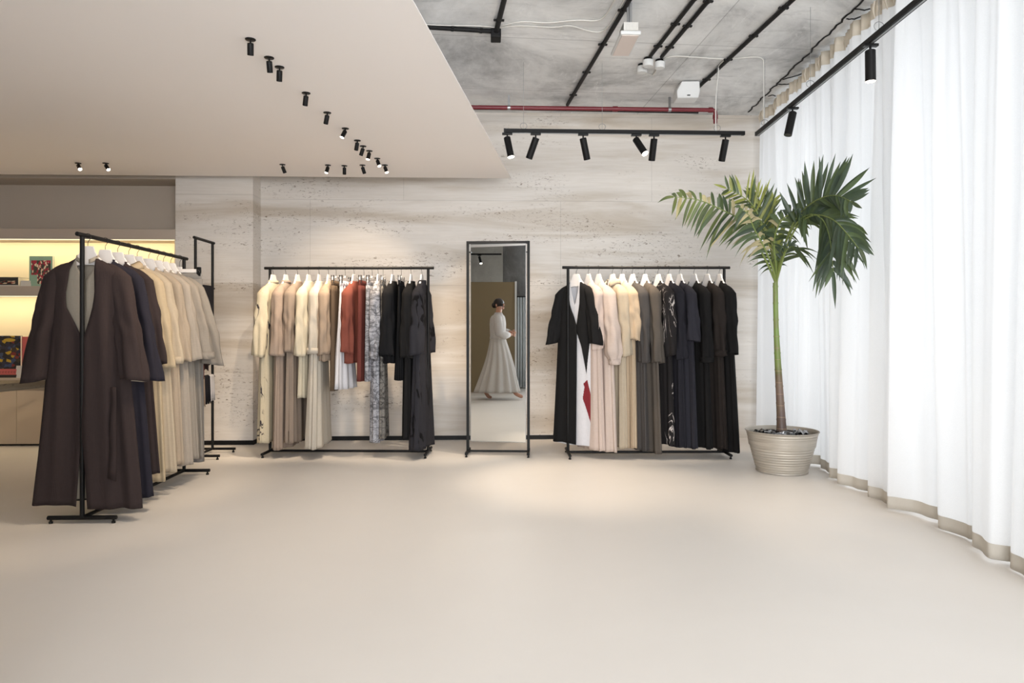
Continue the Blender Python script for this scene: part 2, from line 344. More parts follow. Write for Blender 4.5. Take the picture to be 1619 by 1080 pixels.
# ================================================================ curtains
def curtain_path(s):                                   # s = depth in camera frame
    return 2.50 + (s-2.4)*.034
random.seed(11)
def curtain(Z0, Z1, label, seed, n=None):
    rnd = random.Random(seed); L = Z1-Z0; n = int(L/.011)
    ph = [rnd.uniform(0, 6.28) for _ in range(8)]; root = None
    fold = []; x = 0
    zt, zb = CZ-.035, .012
    rows = [zt, zt-.05, zt-.115, zt-.12, zt-.22, zt-.5, 2.2, 1.5, .9, .4, .092, .088, .05, zb]
    def off(s, z):
        u = (zt-z)/(zt-zb)
        warp = s + .11*math.sin(s*1.9+ph[0]) + .025*math.sin(s*5.1+ph[1])*u
        a = .042*math.sin(warp*2*PI/.37+ph[2]) * (.35+.65*min(1, u*3))
        b = .020*math.sin(warp*2*PI/.163+ph[3]) * (.6+.4*math.sin(s*1.9+ph[4]))
        c = .050*math.sin(warp*2*PI/1.15+ph[4]+.5*u)*u
        d = .012*math.sin(warp*2*PI/.085+ph[5])*(1-.75*u)
        v = a+b+c+d
        return math.copysign(abs(v/.12)**.85, v)*.12
    def side(s, z):                                     # in-plane sway makes the folds overlap
        u = (zt-z)/(zt-zb); return .030*math.sin(s*2*PI/.37+ph[6])*min(1, u*2) + .03*math.sin(s*1.7+ph[7])*u
    def strip(rws):
        vs = []; fs = []
        for z in rws:
            for i in range(n+1):
                s = Z0+L*i/n; p = c2w(curtain_path(s)-off(s, z), s+side(s, z)-.0, z+(.006*math.sin(s*9+ph[1]) if z < .2 else 0)); vs.append(p)
        for r in range(len(rws)-1):
            for i in range(n): a = r*(n+1)+i; fs.append((a, a+1, a+n+2, a+n+1))
        return vs, fs
    root = tag(empty('curtain', c2w(curtain_path((Z0+Z1)/2), (Z0+Z1)/2, 0)), label, 'curtain', None)
    inv = -root.location
    for nm, rws, m, th in (('sheer_panel', rows[2:11], M['sheer'], 0), ('heading_tape', rows[:3], M['heading'], .004), ('hem', rows[10:], M['hem'], .002)):
        vs, fs = strip(rws); mb = MB().add([v+inv for v in vs], fs)
        mb.build(nm, m, root, smooth=True, angle=180, solid=th)
    mb = MB()
    s = Z0+.1
    while s < Z1:                                       # pinch pleats on the heading
        p = c2w(curtain_path(s)-off(s, zt-.06)-.006, s, 0)+inv
        MB().tube([(p.x, p.y, zt-.005), (p.x-.012, p.y, zt-.06), (p.x, p.y, zt-.125)], [.007, .010, .004], 6).build('pleat', M['heading'], root, smooth=True); s += .14
    return root
curtain(4.66, 7.50, 'white sheer linen curtain hanging behind the potted palm, reaching the back wall', 3)
curtain(2.2, 4.90, 'white sheer linen curtain panel nearest the camera at the right edge', 8)
# (hidden from the view) the same window line continues behind the camera
# ================================================================ ceiling services
def run(name, pts, r, label, cat, m='conduit', group=None, clamps=0, z=None):
    z = CZ-r-.003 if z is None else z
    P = [at_z(x, y, z) for x, y in pts]
    if cat == 'cable':
        for _ in range(2):
            Q = [P[0]]
            for a_, b2_ in zip(P[:-1], P[1:]): Q += [a_*.75+b2_*.25, a_*.25+b2_*.75]
            P = Q+[P[-1]]
    o = tag(MB().tube(P, r, 10).build(name, M[m], smooth=True), label, cat, group)
    if clamps:
        for k in range(clamps):
            f = (k+.5)/clamps; a, b = P[0], P[-1]; c = a.lerp(b, f); d = (b-a).normalized(); s_ = d.cross(Vector((0,0,1)))
            MB().obox(c-s_*(r+.02), c+s_*(r+.02), .02, .012).tube([c-d*.009, c+d*.009], r+.002, 10).build('clamp', M[m], o)
    return o
run('conduit', [(897, 166), (983, 21), (1050, -95)], .017, 'thick dark conduit on the ceiling passing beside the hanging floodlight', 'conduit', clamps=5)
run('conduit', [(1028, 89), (1097, 0), (1160, -80)], .016, 'left one of two parallel dark conduits ending at the round white boxes', 'conduit', clamps=4)
run('conduit', [(1046, 90), (1121, 0), (1180, -70)], .016, 'right one of two parallel dark conduits ending at the round white boxes', 'conduit', clamps=4)
run('conduit', [(1102, 140), (1253, 0), (1330, -72)], .017, 'long dark conduit ending at the square white ceiling box', 'conduit', clamps=5)
run('conduit', [(600, 38), (674, 43), (783, 50)], .017, 'dark conduit running sideways from behind the soffit to the conduit corner', 'conduit', clamps=4)
run('conduit', [(784, 52), (797, 0), (806, -40)], .020, 'short dark conduit leaving the top of the picture from the corner fitting', 'conduit', clamps=2)
p = at_z(784, 50, CZ)
tag(MB().box(p.x-.04, p.x+.04, p.y-.07, p.y+.05, CZ-.07, CZ-.002).build('conduit_corner_fitting', M['conduit'], bevel=.006), 'black corner fitting where two ceiling conduits meet', 'fitting')
run('ceiling_cable', [(668, 38), (691, 40), (768, 41), (784, 44), (796, 40), (825, 33), (865, 37), (913, 31), (945, 34), (959, 24), (975, -5)], .005, 'upper of two thin white cables looping across the ceiling', 'cable', 'cable', 'white cables looping across the concrete ceiling')
run('ceiling_cable', [(782, 47), (790, 43), (825, 40), (878, 44), (900, 39), (929, 49), (951, 52), (967, 37), (990, -5)], .005, 'lower of two thin white cables looping across the ceiling', 'cable', 'cable', 'white cables looping across the concrete ceiling')
# red sprinkler pipe along the back wall
PZ = 3.42; PY = 6.98
xa, xb = at_y(700, 165, PY).x, at_y(1131, 175, PY).x
pr = tag(empty('sprinkler_pipe', (xa, PY, PZ)), 'maroon sprinkler pipe running along the top of the back wall', 'pipe')
L_ = xb-xa
MB().tube([(0,0,0), (L_-.03,0,0), (L_-.008,0,-.008), (L_,0,-.03), (L_,0,-.135)], .021, 12).build('pipe', M['red'], pr, smooth=True)
for q_ in (((L_-.07,0,0), (L_-.03,0,0)), ((L_,0,-.05), (L_,0,-.09)), ((L_*.62,0,0), (L_*.62+.05,0,0))): MB().tube(q_, .027, 12).build('coupling', M['red'], pr, smooth=True)
for f in (.24, .83):
    x = L_*f; MB().box(x-.012, x+.012, -.004, .004, .02, CZ-PZ-.001).tube([(x-.014,0,0), (x+.014,0,0)], .025, 12).build('hanger_strap', M['steel'], pr)
b2 = tag(MB().tube([at_y(700, 171.5, 7.02), at_y(812, 172.5, 7.02), at_y(1104, 178, 7.02)], .012, 8).build('conduit', M['conduit'], smooth=True), 'thin black conduit running just below the maroon pipe', 'conduit')
# hanging flood light
fz = 3.30; a = at_z(997.5, 54, fz); b = at_z(980.5, 89, fz); a.z = b.z = 0; d = (b-a).normalized(); ln = (b-a).length
fl = tag(empty('floodlight', (a.x, a.y, fz), math.atan2(d.y, d.x)-PI/2), 'white rectangular unlit floodlight hanging from the concrete ceiling', 'light')
MB().box(-.074, .074, 0, ln, 0, .028).build('housing', M['white'], fl, bevel=.008)
MB().box(-.060, .060, .018, ln-.018, -.004, .0).build('lens', M['lens'], fl)
hb = MB().box(-.052, .052, .0, .16, .028, .085)
for k in range(9): hb.box(-.052+.0125*k, -.048+.0125*k, -.004, .16, .03, .085)
hb.build('ballast', M['cable'], fl)
MB().box(-.018, .018, .05, .062, .085, CZ-fz-.001).box(-.002, .002, .03, .08, .085, CZ-fz-.001).build('hanger_strap', M['steel'], fl)
# round junction boxes, square box
for i, (x, y, lab) in enumerate([(1024.5, 98, 'upper left'), (1043, 101, 'right'), (1015, 108, 'lower left')]):
    p = at_z(x, y, CZ-.035); o = tag(empty('junction_box', (p.x, p.y, CZ)), 'small round white ceiling junction box, %s of the cluster of three' % lab, 'junction box', 'round junction boxes clustered on the ceiling')
    MB().lathe([(.001, -.075), (.040, -.075), (.045, -.068), (.045, -.022)], 28).build('cover', M['white'], o, smooth=True)
    MB().lathe([(.036, -.022), (.036, -.001)], 20).lathe([(.045, -.022), (.001, -.022)], 28).build('base', M['blackgloss'], o, smooth=True)
p = at_z(1087, 153, 3.42)
o = tag(empty('emergency_light', (p.x, p.y, 3.42), -.05), 'white tapered square box fixed under the ceiling above the track', 'emergency light')
vs = [(-.12,-.08,.03),(.10,-.08,.03),(.10,.12,.03),(-.12,.12,.03),(-.075,-.10,.115),(.09,-.10,.115),(.10,.12,.115),(-.10,.12,.115),(-.11,-.06,-.03),(.09,-.06,-.03),(.09,.10,-.03),(-.11,.10,-.03)]
MB().add(vs, [(4,5,6,7),(0,1,5,4),(1,2,6,5),(2,3,7,6),(3,0,4,7),(8,9,1,0),(9,10,2,1),(10,11,3,2),(11,8,0,3),(11,10,9,8)]).build('housing', M['white'], o, bevel=.008)
MB().box(-.02, .01, -.072, -.058, -.012, -.004).build('slot', M['blackgloss'], o)
MB().tube([(.0,.02,.115), (.0,.02,CZ-3.42-.001)], .02, 8).build('bracket', M['steel'], o)
# ================================================================ tracks and spots
TZ = 2.94
def track(name, p, q, label, wires):
    o = tag(empty(name, p), label, 'lighting track'); P = Vector(p)
    MB().obox((0,0,0), Vector(q)-P, .036, .034).build('rail', M['black'], o, bevel=.002)
    d = (Vector(q)-P)
    MB().obox(d*.004+Vector((0,0,-.0185)), d*.985+Vector((0,0,-.0185)), .012, .003).build('contact_strip', M['steel'], o)
    for f in wires:
        c = d*f; w = MB().tube([c+Vector((0,0,.017)), c+Vector((0,0,CZ-TZ-.001))], .0016, 5)
        w.build('suspension_wire', M['steel'], o)
        MB().tube([c+Vector((.03*math.cos(k), 0, .045+.026*math.sin(k))) for k in np.linspace(-1.2, 4.2, 16)], .0022, 5).build('wire_loop', M['steel'], o)
    MB().obox(d.normalized()*-.003, d.normalized()*.012, .038, .036).build('end_cap', M['blackgloss'], o)
    return o
TA = at_z(797, 207, TZ); TB = at_z(1177, 211, TZ)
TB.y = TA.y + (TB.y-TA.y)*.5; TA.y -= 0
track('lighting_track', TA, TB, 'black ceiling track hung level in front of the back wall', (.08, .405, .885))
RA = at_z(1197, 212, TZ); RB = at_z(1455, 0, TZ); RC = RA+(RB-RA)*1.7
track('lighting_track', RA, RC, 'long black ceiling track running along beside the sheer curtain', (.045, .265, .49, .8))
def spot(mount, tdir, label, lit, power=0, size=46, grp='black spotlights on the back track', L=.19, r=.030, col=(1,.82,.62)):
    o = tag(empty('track_spotlight', mount), label, 'spotlight', grp)
    MB().box(-.045, .045, -.016, .016, -.034, -.018).build('adapter', M['blackgloss'], o, bevel=.002)
    MB().tube([(0,0,-.034), (0,0,-.075)], .007, 10).build('stem', M['black'], o, smooth=True)
    t = Vector(tdir).normalized(); c = Vector((0,0,-.07)); a = c - t*L*.12 + Vector((0,0,0)); sd = t.cross(Vector((0,1,0))).normalized()
    a = a + t*.01; e = a+t*L
    head = MB().tube([a, a+t*.003, e], [r-.003, r, r], 24, cap=False)
    fan = MB().tube([a, a+t*.001], r-.003, 24)
    hd = head.build('head', M['black'], o, smooth=True); fan.build('rear_cap', M['black'], o)
    MB().tube([e-t*.02, e-t*.0015], r-.002, 24).build('lens', M['lit'] if lit else M['unlit'], o, smooth=True)
    if power:
        l = bpy.data.lights.new('lamp', 'SPOT'); l.energy = power; l.color = col; l.spot_size = math.radians(size); l.spot_blend = .8; l.shadow_soft_size = .03
        lo_ = bpy.data.objects.new('lamp', l); COL.objects.link(lo_); lo_.parent = o; lo_.location = e + t*.012
        lo_.rotation_euler = t.to_track_quat('-Z', 'Y').to_euler()
    return o
def on_track(px):
    d = TB-TA
    lo_, hi_ = 0, 1
    for _ in range(40):
        m_ = (lo_+hi_)/2; p = TA+d*m_; q = (p.x*cs-p.y*sn)/(p.x*sn+p.y*cs)*F+CX
        if q < px: lo_ = m_
        else: hi_ = m_
    return TA+d*m_
for px, ty, tx, lit, pw, lab in (
    (802, -.22, .19, 1, 150, 'black track spotlight at the left end of the back track, glowing from below'),
    (847, .35, -.36, 0, 150, 'black track spotlight second from the left, tilted down to the left'),
    (922, .35, .27, 0, 150, 'black track spotlight third from the left on the back track'),
    (1006, -.62, .42, 1, 60, 'black track spotlight with its bright lamp facing the room'),
    (1034, .45, -.02, 0, 150, 'black track spotlight hanging straight, just right of the bright one'),
    (1147, .45, -.06, 0, 80, 'black track spotlight alone at the right end of the back track')):
    p = on_track(px); spot(p, (tx, ty, -1), lab, lit, pw)
def on_rt(px):
    d = RC-RA; lo_, hi_ = 0, 1
    for _ in range(40):
        m_ = (lo_+hi_)/2; p = RA+d*m_; q = (p.x*cs-p.y*sn)/(p.x*sn+p.y*cs)*F+CX
        if q < px: lo_ = m_
        else: hi_ = m_
    return RA+d*m_
o = spot(on_rt(1253), (-.26, -.1, -1), 'tilted black spotlight at the far end of the track beside the curtain', 0, 25, grp='black spotlights on the track beside the curtain'); o.rotation_euler.z = 0
spot(on_rt(1376), (.0, -.02, -1), 'upright black spotlight with glowing rim on the track beside the curtain', 1, 12, grp='black spotlights on the track beside the curtain')
# drooping cables that feed the tracks
def droop(pix, tail, label):
    P = [at_z(x, y, CZ-.008) for x, y in pix]; last = P[-1]
    P += [Vector((last.x, last.y, CZ-.06)), Vector((tail.x, tail.y, (CZ+TZ)/2)), Vector((tail.x, tail.y, TZ+.018))]
    # smooth
    Q = P
    for _ in range(2):
        R_ = [Q[0]]
        for a, b in zip(Q[:-1], Q[1:]): R_ += [a*.75+b*.25, a*.25+b*.75]
        Q = R_+[Q[-1]]
    return tag(MB().tube(Q, .0055, 6).build('ceiling_cable', M['cable'], smooth=True), label, 'cable')
q2 = RA+(RC-RA)*.04
droop([(1018, 112), (1026, 118), (1034, 119), (1043, 99), (1058, 88), (1095, 90), (1148, 94), (1196, 89), (1207, 93)], q2, 'white cable from the round boxes drooping down to the track beside the curtain')
q1 = on_track(1131.5)
droop([(1151, 93), (1143, 97), (1136, 104)], q1, 'white cable dropping straight down to the right end of the back track')
# recessed spots in the soffit
sp = [(396, 62, -.13, .5, 0), (425.5, 91, -.05, .5, 0), (442, 106, -.14, .5, 0), (484, 147, -.20, .5, 0), (517.5, 178, -.26, .5, 0), (546, 203, -.32, -.3, 1),
      (565, 222, -.22, .5, 0), (574, 231, -.30, .3, 0), (584, 238.5, -.14, -.25, 1), (596.5, 250.5, .32, -.35, 1), (608.5, 261, .30, -.35, 1),
      (518.5, 261, -.16, -.3, 1), (544.5, 262, -.07, .45, 0), (573, 261, .22, .4, 0), (446.5, 260, .24, .4, 0), (123.5, 258, .60, -.6, 1), (167, 258, .62, -.4, 1)]
names = ['largest, at the upper left of the diagonal row', 'left of the close pair on the diagonal row', 'right of the close pair on the diagonal row',
 'alone in the middle of the diagonal row', 'fifth along the diagonal row', 'lit, tilted left before the tight group of three',
 'first of the tight group of three', 'middle of the tight group of three', 'last of the tight group of three, lit', 'lit and aimed right, next to last of the diagonal row', 'lit and aimed right, last of the diagonal row',
 'lit, left of the three near the soffit back edge', 'middle of the three near the soffit back edge', 'right of the three near the soffit back edge', 'alone near the back edge, above the pale garments',
 'bright, far left above the shelving', 'bright, second from the left above the shelving']
for (x, y, lx, ly, lit), nm in zip(sp, names):
    p = at_z(x, y, SZ); t = Vector((lx*1.25, ly, -1)).normalized()
    o = tag(empty('ceiling_spotlight', (p.x, p.y, SZ)), 'small black soffit spotlight, '+nm, 'spotlight', 'small black spotlights set in the white soffit')
    MB().lathe([(.0005, -.005), (.026, -.005), (.0275, -.003), (.0275, -.0002)], 28).build('ceiling_plate', M['blackgloss'], o, smooth=True, angle=60)
    MB().tube([(0,0,-.004), (0,0,-.024)], .005, 8).build('stem', M['black'], o)
    a = Vector((0,0,-.018))+t*.002; e = a+t*.062
    MB().tube([a, a+t*.004, e], [.014, .0165, .0165], 20, cap=False).build('head', M['black'], o, smooth=True); MB().tube([a, a+t*.001], .014, 20).build('rear_cap', M['black'], o)
    MB().tube([e-t*.012, e-t*.001], .0155, 20).build('lens', M['lit'] if lit else M['unlit'], o)
for (x, y, tx, ty) in ((546, 206, -.9, 5.2), (425, 94, -1.9, 3.9), (396, 65, -.6, 3.2), (596, 253, .9, 5.6)):
    pass
# the real light those spots throw: warm beams onto the racks and the pier
def beam(p, target, power, size, col=(1, .80, .58), blend=.7, soft=.02):
    l = bpy.data.lights.new('spot_beam', 'SPOT'); l.energy = power; l.color = col; l.spot_size = math.radians(size); l.spot_blend = blend; l.shadow_soft_size = soft
    o = bpy.data.objects.new('spot_beam', l); COL.objects.link(o); o.location = p
    o.rotation_euler = (Vector(target)-Vector(p)).to_track_quat('-Z', 'Y').to_euler(); return o
for (x, y, tx, ty, tz, pw, sz) in (
    (446.5, 262, -2.2, 6.9, .9, 45, 50), (518.5, 263, -1.7, 6.85, 1.2, 50, 50), (544.5, 264, -1.2, 6.9, 1.0, 45, 50), (573, 263, -.6, 7.2, 1.0, 45, 50),
    (608.5, 264, .2, 7.5, 1.2, 40, 45), (565, 224, -1.4, 7.3, 1.6, 50, 45), (484, 150, -2.6, 5.3, .8, 55, 55), (517, 181, -2.9, 6.8, 1.0, 50, 50),
    (442, 109, -2.5, 4.4, .9, 34, 60)):
    p = at_z(x, y, SZ-.11); beam(p, (tx, ty, tz), pw*1.8, sz)

for (x, y, tx, ty, pw) in ((546, 206, -.6, 5.0, 60), (484, 150, .2, 4.0, 60), (425, 94, -1.4, 3.6, 50), (596, 253, .6, 5.8, 60)):  # added wide fill beams at soffit spot positions, only to brighten the floor
    beam(at_z(x, y, SZ-.11), (tx, ty, 0), pw*.45, 120, blend=1.0, col=(1, .86, .70), soft=.04)
# ================================================================ clothes racks
BZ = 1.78; FZ = .035
def rack(px0, y0, px1, y1, label, foot=.42):
    a = at_z(px0, y0, FZ); b = at_z(px1, y1, FZ); d = b-a; L = d.length; rz = math.atan2(d.y, d.x)
    o = tag(empty('garment_rack', (a.x, a.y, 0), rz), label, 'clothes rack')
    MB().tube([(-.055,0,BZ), (-.053,0,BZ), (L+.053,0,BZ), (L+.055,0,BZ)], [.011,.0135,.0135,.011], 16).build('top_bar', M['black'], o, smooth=True)
    MB().tube([(0,0,FZ), (L,0,FZ)], .012, 12).build('bottom_bar', M['black'], o, smooth=True)
    for x in (0, L):
        MB().tube([(x,0,FZ), (x,0,BZ-.012)], .0135, 12).build('post', M['black'], o, smooth=True)
        f = MB().tube([(x,-foot/2,FZ), (x,-foot/2+.003,FZ), (x,foot/2-.003,FZ), (x,foot/2,FZ)], [.010,.0135,.0135,.010], 12).build('foot', M['black'], o, smooth=True)
        for y in (-foot/2+.02, foot/2-.02): MB().lathe([(.0005,0),(.012,0),(.012,.012),(.007,.014),(.007,.026)], 14, (x,y,0)).build('leveller', M['blackgloss'], f)
    return o, a, b
def on_line(a, b, px):
    lo_, hi_ = -.2, 1.2
    f = lambda t: (lambda p: (p.x*cs-p.y*sn)/(p.x*sn+p.y*cs)*F+CX)(a+(b-a)*t)
    for _ in range(50):
        m_ = (lo_+hi_)/2
        if f(m_) < px: lo_ = m_
        else: hi_ = m_
    p = a+(b-a)*m_; return Vector((p.x, p.y, BZ-.14))
R1 = rack(130, 818.5, 291, 744, 'black clothes rack standing lengthwise on the left, nearest the camera', .42)
R2 = rack(427, 712.6, 677, 713.4, 'black clothes rack of pale, rust and black clothes between the pier and the mirror')
R3 = rack(898, 714.8, 1145, 714.2, 'black clothes rack of blush, beige and black dresses right of the mirror')
# ---------------------------------------------------------------- hangers
hang_mat = mat('hanger_white', rgb(212, 208, 206), .5, var=.01); ink = mat('grey_print', rgb(150, 145, 142), .6)
def hanger_meshes():
    half = [(.032,.078),(.036,.070),(.043,.045),(.060,.016),(.10,-.030),(.165,-.074),(.186,-.094),(.180,-.104),(.10,-.062),(.045,-.045),(0,-.04)]
    top = [(-x, z) for x, z in half[:7]][::1]
    mb = MB(); n = len(half)
    prof = half; vs = []
    # two half outlines stitched: quads between the upper and lower edges
    up_ = [(-.186,-.094),(-.165,-.074),(-.10,-.030),(-.060,.016),(-.043,.045),(-.036,.070),(-.032,.078),(.032,.078),(.036,.070),(.043,.045),(.060,.016),(.10,-.030),(.165,-.074),(.186,-.094)]
    dn_ = [(-.184,-.104),(-.160,-.094),(-.09,-.058),(-.055,-.045),(-.041,-.042),(-.034,-.041),(-.026,-.040),(.026,-.040),(.034,-.041),(.041,-.042),(.055,-.045),(.09,-.058),(.160,-.094),(.184,-.104)]
    for (x, z), (x2, z2) in zip(up_, dn_):
        w = .009+.010*min(1, abs(x)/.15); vs += [(x,-w*.6,z),(x,w*.6,z),(x2,w,z2),(x2,-w,z2)]
    fs = []
    for i in range(len(up_)-1):
        a = i*4; b = a+4
        fs += [(a,b,b+1,a+1),(a+1,b+1,b+2,a+2),(a+2,b+2,b+3,a+3),(a+3,b+3,b,a)]
    fs += [(0,1,2,3), tuple(len(vs)-1-k for k in range(4))]
    mb.add(vs, fs); return mb
def hook_mb(lean=.0):
    pts = [(0,0,.074),(0,0,.100),(.006,0,.112),(.0150,0,.124),(.0172,0,.136)]
    for k in range(1, 10):
        g_ = -.2+ (PI+.55)*k/9; pts.append((.0168*math.cos(g_), 0, .14+.0168*math.sin(g_)))
    return MB().tube(pts, .0017, 6)
def neck_print():
    mb = MB(); x = -.020; rnd = random.Random(2)
    for k in range(9):
        if k == 3: x += .004; continue
        w = rnd.choice([.002,.003,.0032]); mb.box(x, x+w*.4, -.0072, -.0066, .050, .0555); mb.box(x, x+w, -.0072, -.0066, rnd.choice([.050,.0525,.0548]), rnd.choice([.0512,.0537,.0555])+.0003) ; x += .0048
    return mb
hg0 = empty('clothes_hanger'); hb0 = hanger_meshes().build('shoulder_form', hang_mat, hg0, smooth=True, angle=50, bevel=.002); hb1 = hook_mb().build('hook', M['blackgloss'], hg0, smooth=True)
hgp = neck_print().build('neck_print', ink, hg0)
cl0 = empty('clip_hanger')
MB().box(-.16,.16,-.008,.008,.015,.045).box(-.02,.02,-.008,.008,.045,.062).build('cross_bar', hang_mat, cl0, bevel=.004)
hk = hook_mb(); hk.v = [(x, y, z if z > .08 else z-.014) for x, y, z in hk.v]; hk.build('hook', M['blackgloss'], cl0, smooth=True)
for sx in (-1, 1):
    c = MB().box(sx*.15-.016, sx*.15+.016, -.012, -.008, -.012, .062).box(sx*.15-.016, sx*.15+.016, .008, .012, -.012, .062)
    cc = c.build('clip', M['blackgloss'], cl0, bevel=.001)
    MB().tube([(sx*.15-.01,-.012,.02),(sx*.15-.01,-.034,.034),(sx*.15+.01,-.034,.034),(sx*.15+.01,-.012,.02)], .0015, 5).tube([(sx*.15-.01,.012,.02),(sx*.15-.01,.034,.034),(sx*.15+.01,.034,.034),(sx*.15+.01,.012,.02)], .0015, 5).build('clip_wire', M['steel'], cc)
used = {'h': False, 'c': False}
def place_hanger(pos, rz, kind, holding, grp):
    src = hg0 if kind == 'h' else cl0
    if not used[kind]: o = src; used[kind] = True
    else: o = copy_tree(src)
    o.location = pos; o.rotation_euler = (0, 0, rz)
    tag(o, ('white hanger with black hook holding ' if kind == 'h' else 'white bar hanger with black clips gripping ')+holding, 'hanger', grp); return o
# ---------------------------------------------------------------- garments
def lerp(a, b, t): return a+(b-a)*t
def pl(tab, x):
    if x <= tab[0][0]: return tab[0][1]
    for (a, va), (b, vb) in zip(tab[:-1], tab[1:]):
        if x <= b: return va+(vb-va)*(x-a)/(b-a)
    return tab[-1][1]
def body_mb(L, ws, wh, ht, hb, gap, amp, nf, seed, nu=76, paint=None, hemdip=0, side=0, slit=None, top=.012, shift=None, gapl=None, rs=.035):
    rnd = random.Random(seed); ph = [rnd.uniform(0, 6.28) for _ in range(6)]; k1 = nf; k2 = nf*2+1; k3 = max(2, nf//2)
    ds = [-top, .0, .015, .03, .045, .06, .075, .09, .11, .14]; nr = int(L/rs)
    ds += [lerp(.18, L, i/nr) for i in range(nr+1)]
    vs = []; 
    for d in ds:
        dd = max(d, 0); s = max(0, (d-.12)/(L-.12))
        if d < .08: hw = .066+(ws-.066)*(dd/.08)**1.05; t = .036+(ht-.036)*(dd/.08)
        else: hw = lerp(ws, ws-.012, min(1, (d-.08)/.1)) if d < .3 else lerp(ws-.012, wh, ((d-.3)/(L-.3))**1.0); t = lerp(ht, hb, s)
        if d < 0: hw = .066; t = .038
        gp = min(pl(gap, d), hw*.9); th0 = math.acos(min(1, gp/hw)); thl = math.acos(max(-.8, min(1, pl(gapl, d)/hw))) if gapl else th0
        for u in range(nu+1):
            f = u/nu; th = -th0 + f*(PI+th0+thl)
            # ring goes from +gap at the front, over +x side, back, -x side, to -gap
            c_, s_ = math.cos(th), math.sin(th)
            x = hw*math.copysign(abs(c_)**.85, c_); y = t*math.copysign(abs(s_)**.85, s_)
            w = amp*(.12+.88*s**.8)*(1 if d > .1 else 0)
            q = w*1.35*(.6*math.sin(k1*th+ph[0]+1.1*s)+.35*math.sin(k2*th+ph[1]-.8*s)+.45*math.sin(k3*th+ph[2]+.5*s))
            nx_, ny_ = c_*t, s_*hw; nn = math.hypot(nx_, ny_) or 1
            x += q*nx_/nn*.9; y += q*ny_/nn
            if u in (0, nu) and gp < .004: y -= .003 if u == 0 else 0
            zz = -d - hemdip*s**6*math.sin(th+side)
            if s > .9: zz += .004*math.sin(5*th+ph[3])*(s-.9)*10
            if shift: x += shift*s
            vs.append((x, y, zz))
    fs = []; ms = []
    for r in range(len(ds)-1):
        for u in range(nu):
            if slit and ds[r] > slit[0] and abs(u/nu-slit[1]) < slit[2]*(ds[r]-slit[0])/(L-slit[0]): continue
            a = r*(nu+1)+u; fs.append((a, a+nu+1, a+nu+2, a+1))
            ms.append(paint(ds[r]/L, u/nu) if paint else 0)
    mb = MB().add(vs, fs); mb.m = ms; return mb
def sleeve_mb(sx, ws, sl, r0, r1, lat, fwd, seed, gather=False, bend=.0, ry=None, amp=.009, drop=0):
    rnd = random.Random(seed+sx*7+50); ph = [rnd.uniform(0, 6.28) for _ in range(4)]; n = 30; nr = 22; ry = ry or 1
    vs = []; rings = []
    rows = [(-.040, .004), (-.024, .35), (-.008, .62), (.012, .80), (.035, .92), (.05, 1.0)] + [(.05+(sl-.05)*i/nr, 1.0) for i in range(1, nr+1)]
    for d, k in rows:
        u = max(0, d/sl)
        if gather: r = lerp(r0, r1*1.35, u)*k if u < .86 else lerp(r1*1.35, r1*.75, min(1, (u-.86)/.07))
        else: r = lerp(r0, r1, u**1.2)*k
        cx = sx*((ws-.094) + .056*min(1, (d+.04)/.09)**.8 + lat*u + .35*lat*u*(1-u)); cy = fwd*u**1.4 + bend*math.sin(u*PI); cz = -.062 - max(d, -.036)
        for j in range(n):
            g_ = 2*PI*j/n; w = amp*1.2*min(1,u*1.6)*(math.sin(3*g_+ph[0]+3*u)+.6*math.sin(6*g_+ph[1]-4*u)) + (.004*math.sin(12*g_) if gather and u > .5 else 0)
            w += (.003*math.sin(g_*2+u*16+ph[2])+.004*math.sin(g_*3-u*27+ph[0])*math.exp(-((u-.5)/.16)**2))*min(1, u*3)
            vs.append((cx+(r+w)*math.cos(g_), cy+(r*ry+w)*math.sin(g_), cz+(.012*math.sin(g_+ph[3])*u)-drop*u*math.cos(g_)*sx))
        rings.append(len(rows))
    fs = []
    for i in range(len(rows)-1):
        for j in range(n):
            j2 = (j+1) % n; q = (i*n+j, i*n+j2, (i+1)*n+j2, (i+1)*n+j); fs.append(q[::-1])
    return MB().add(vs, fs)
gn = [0]
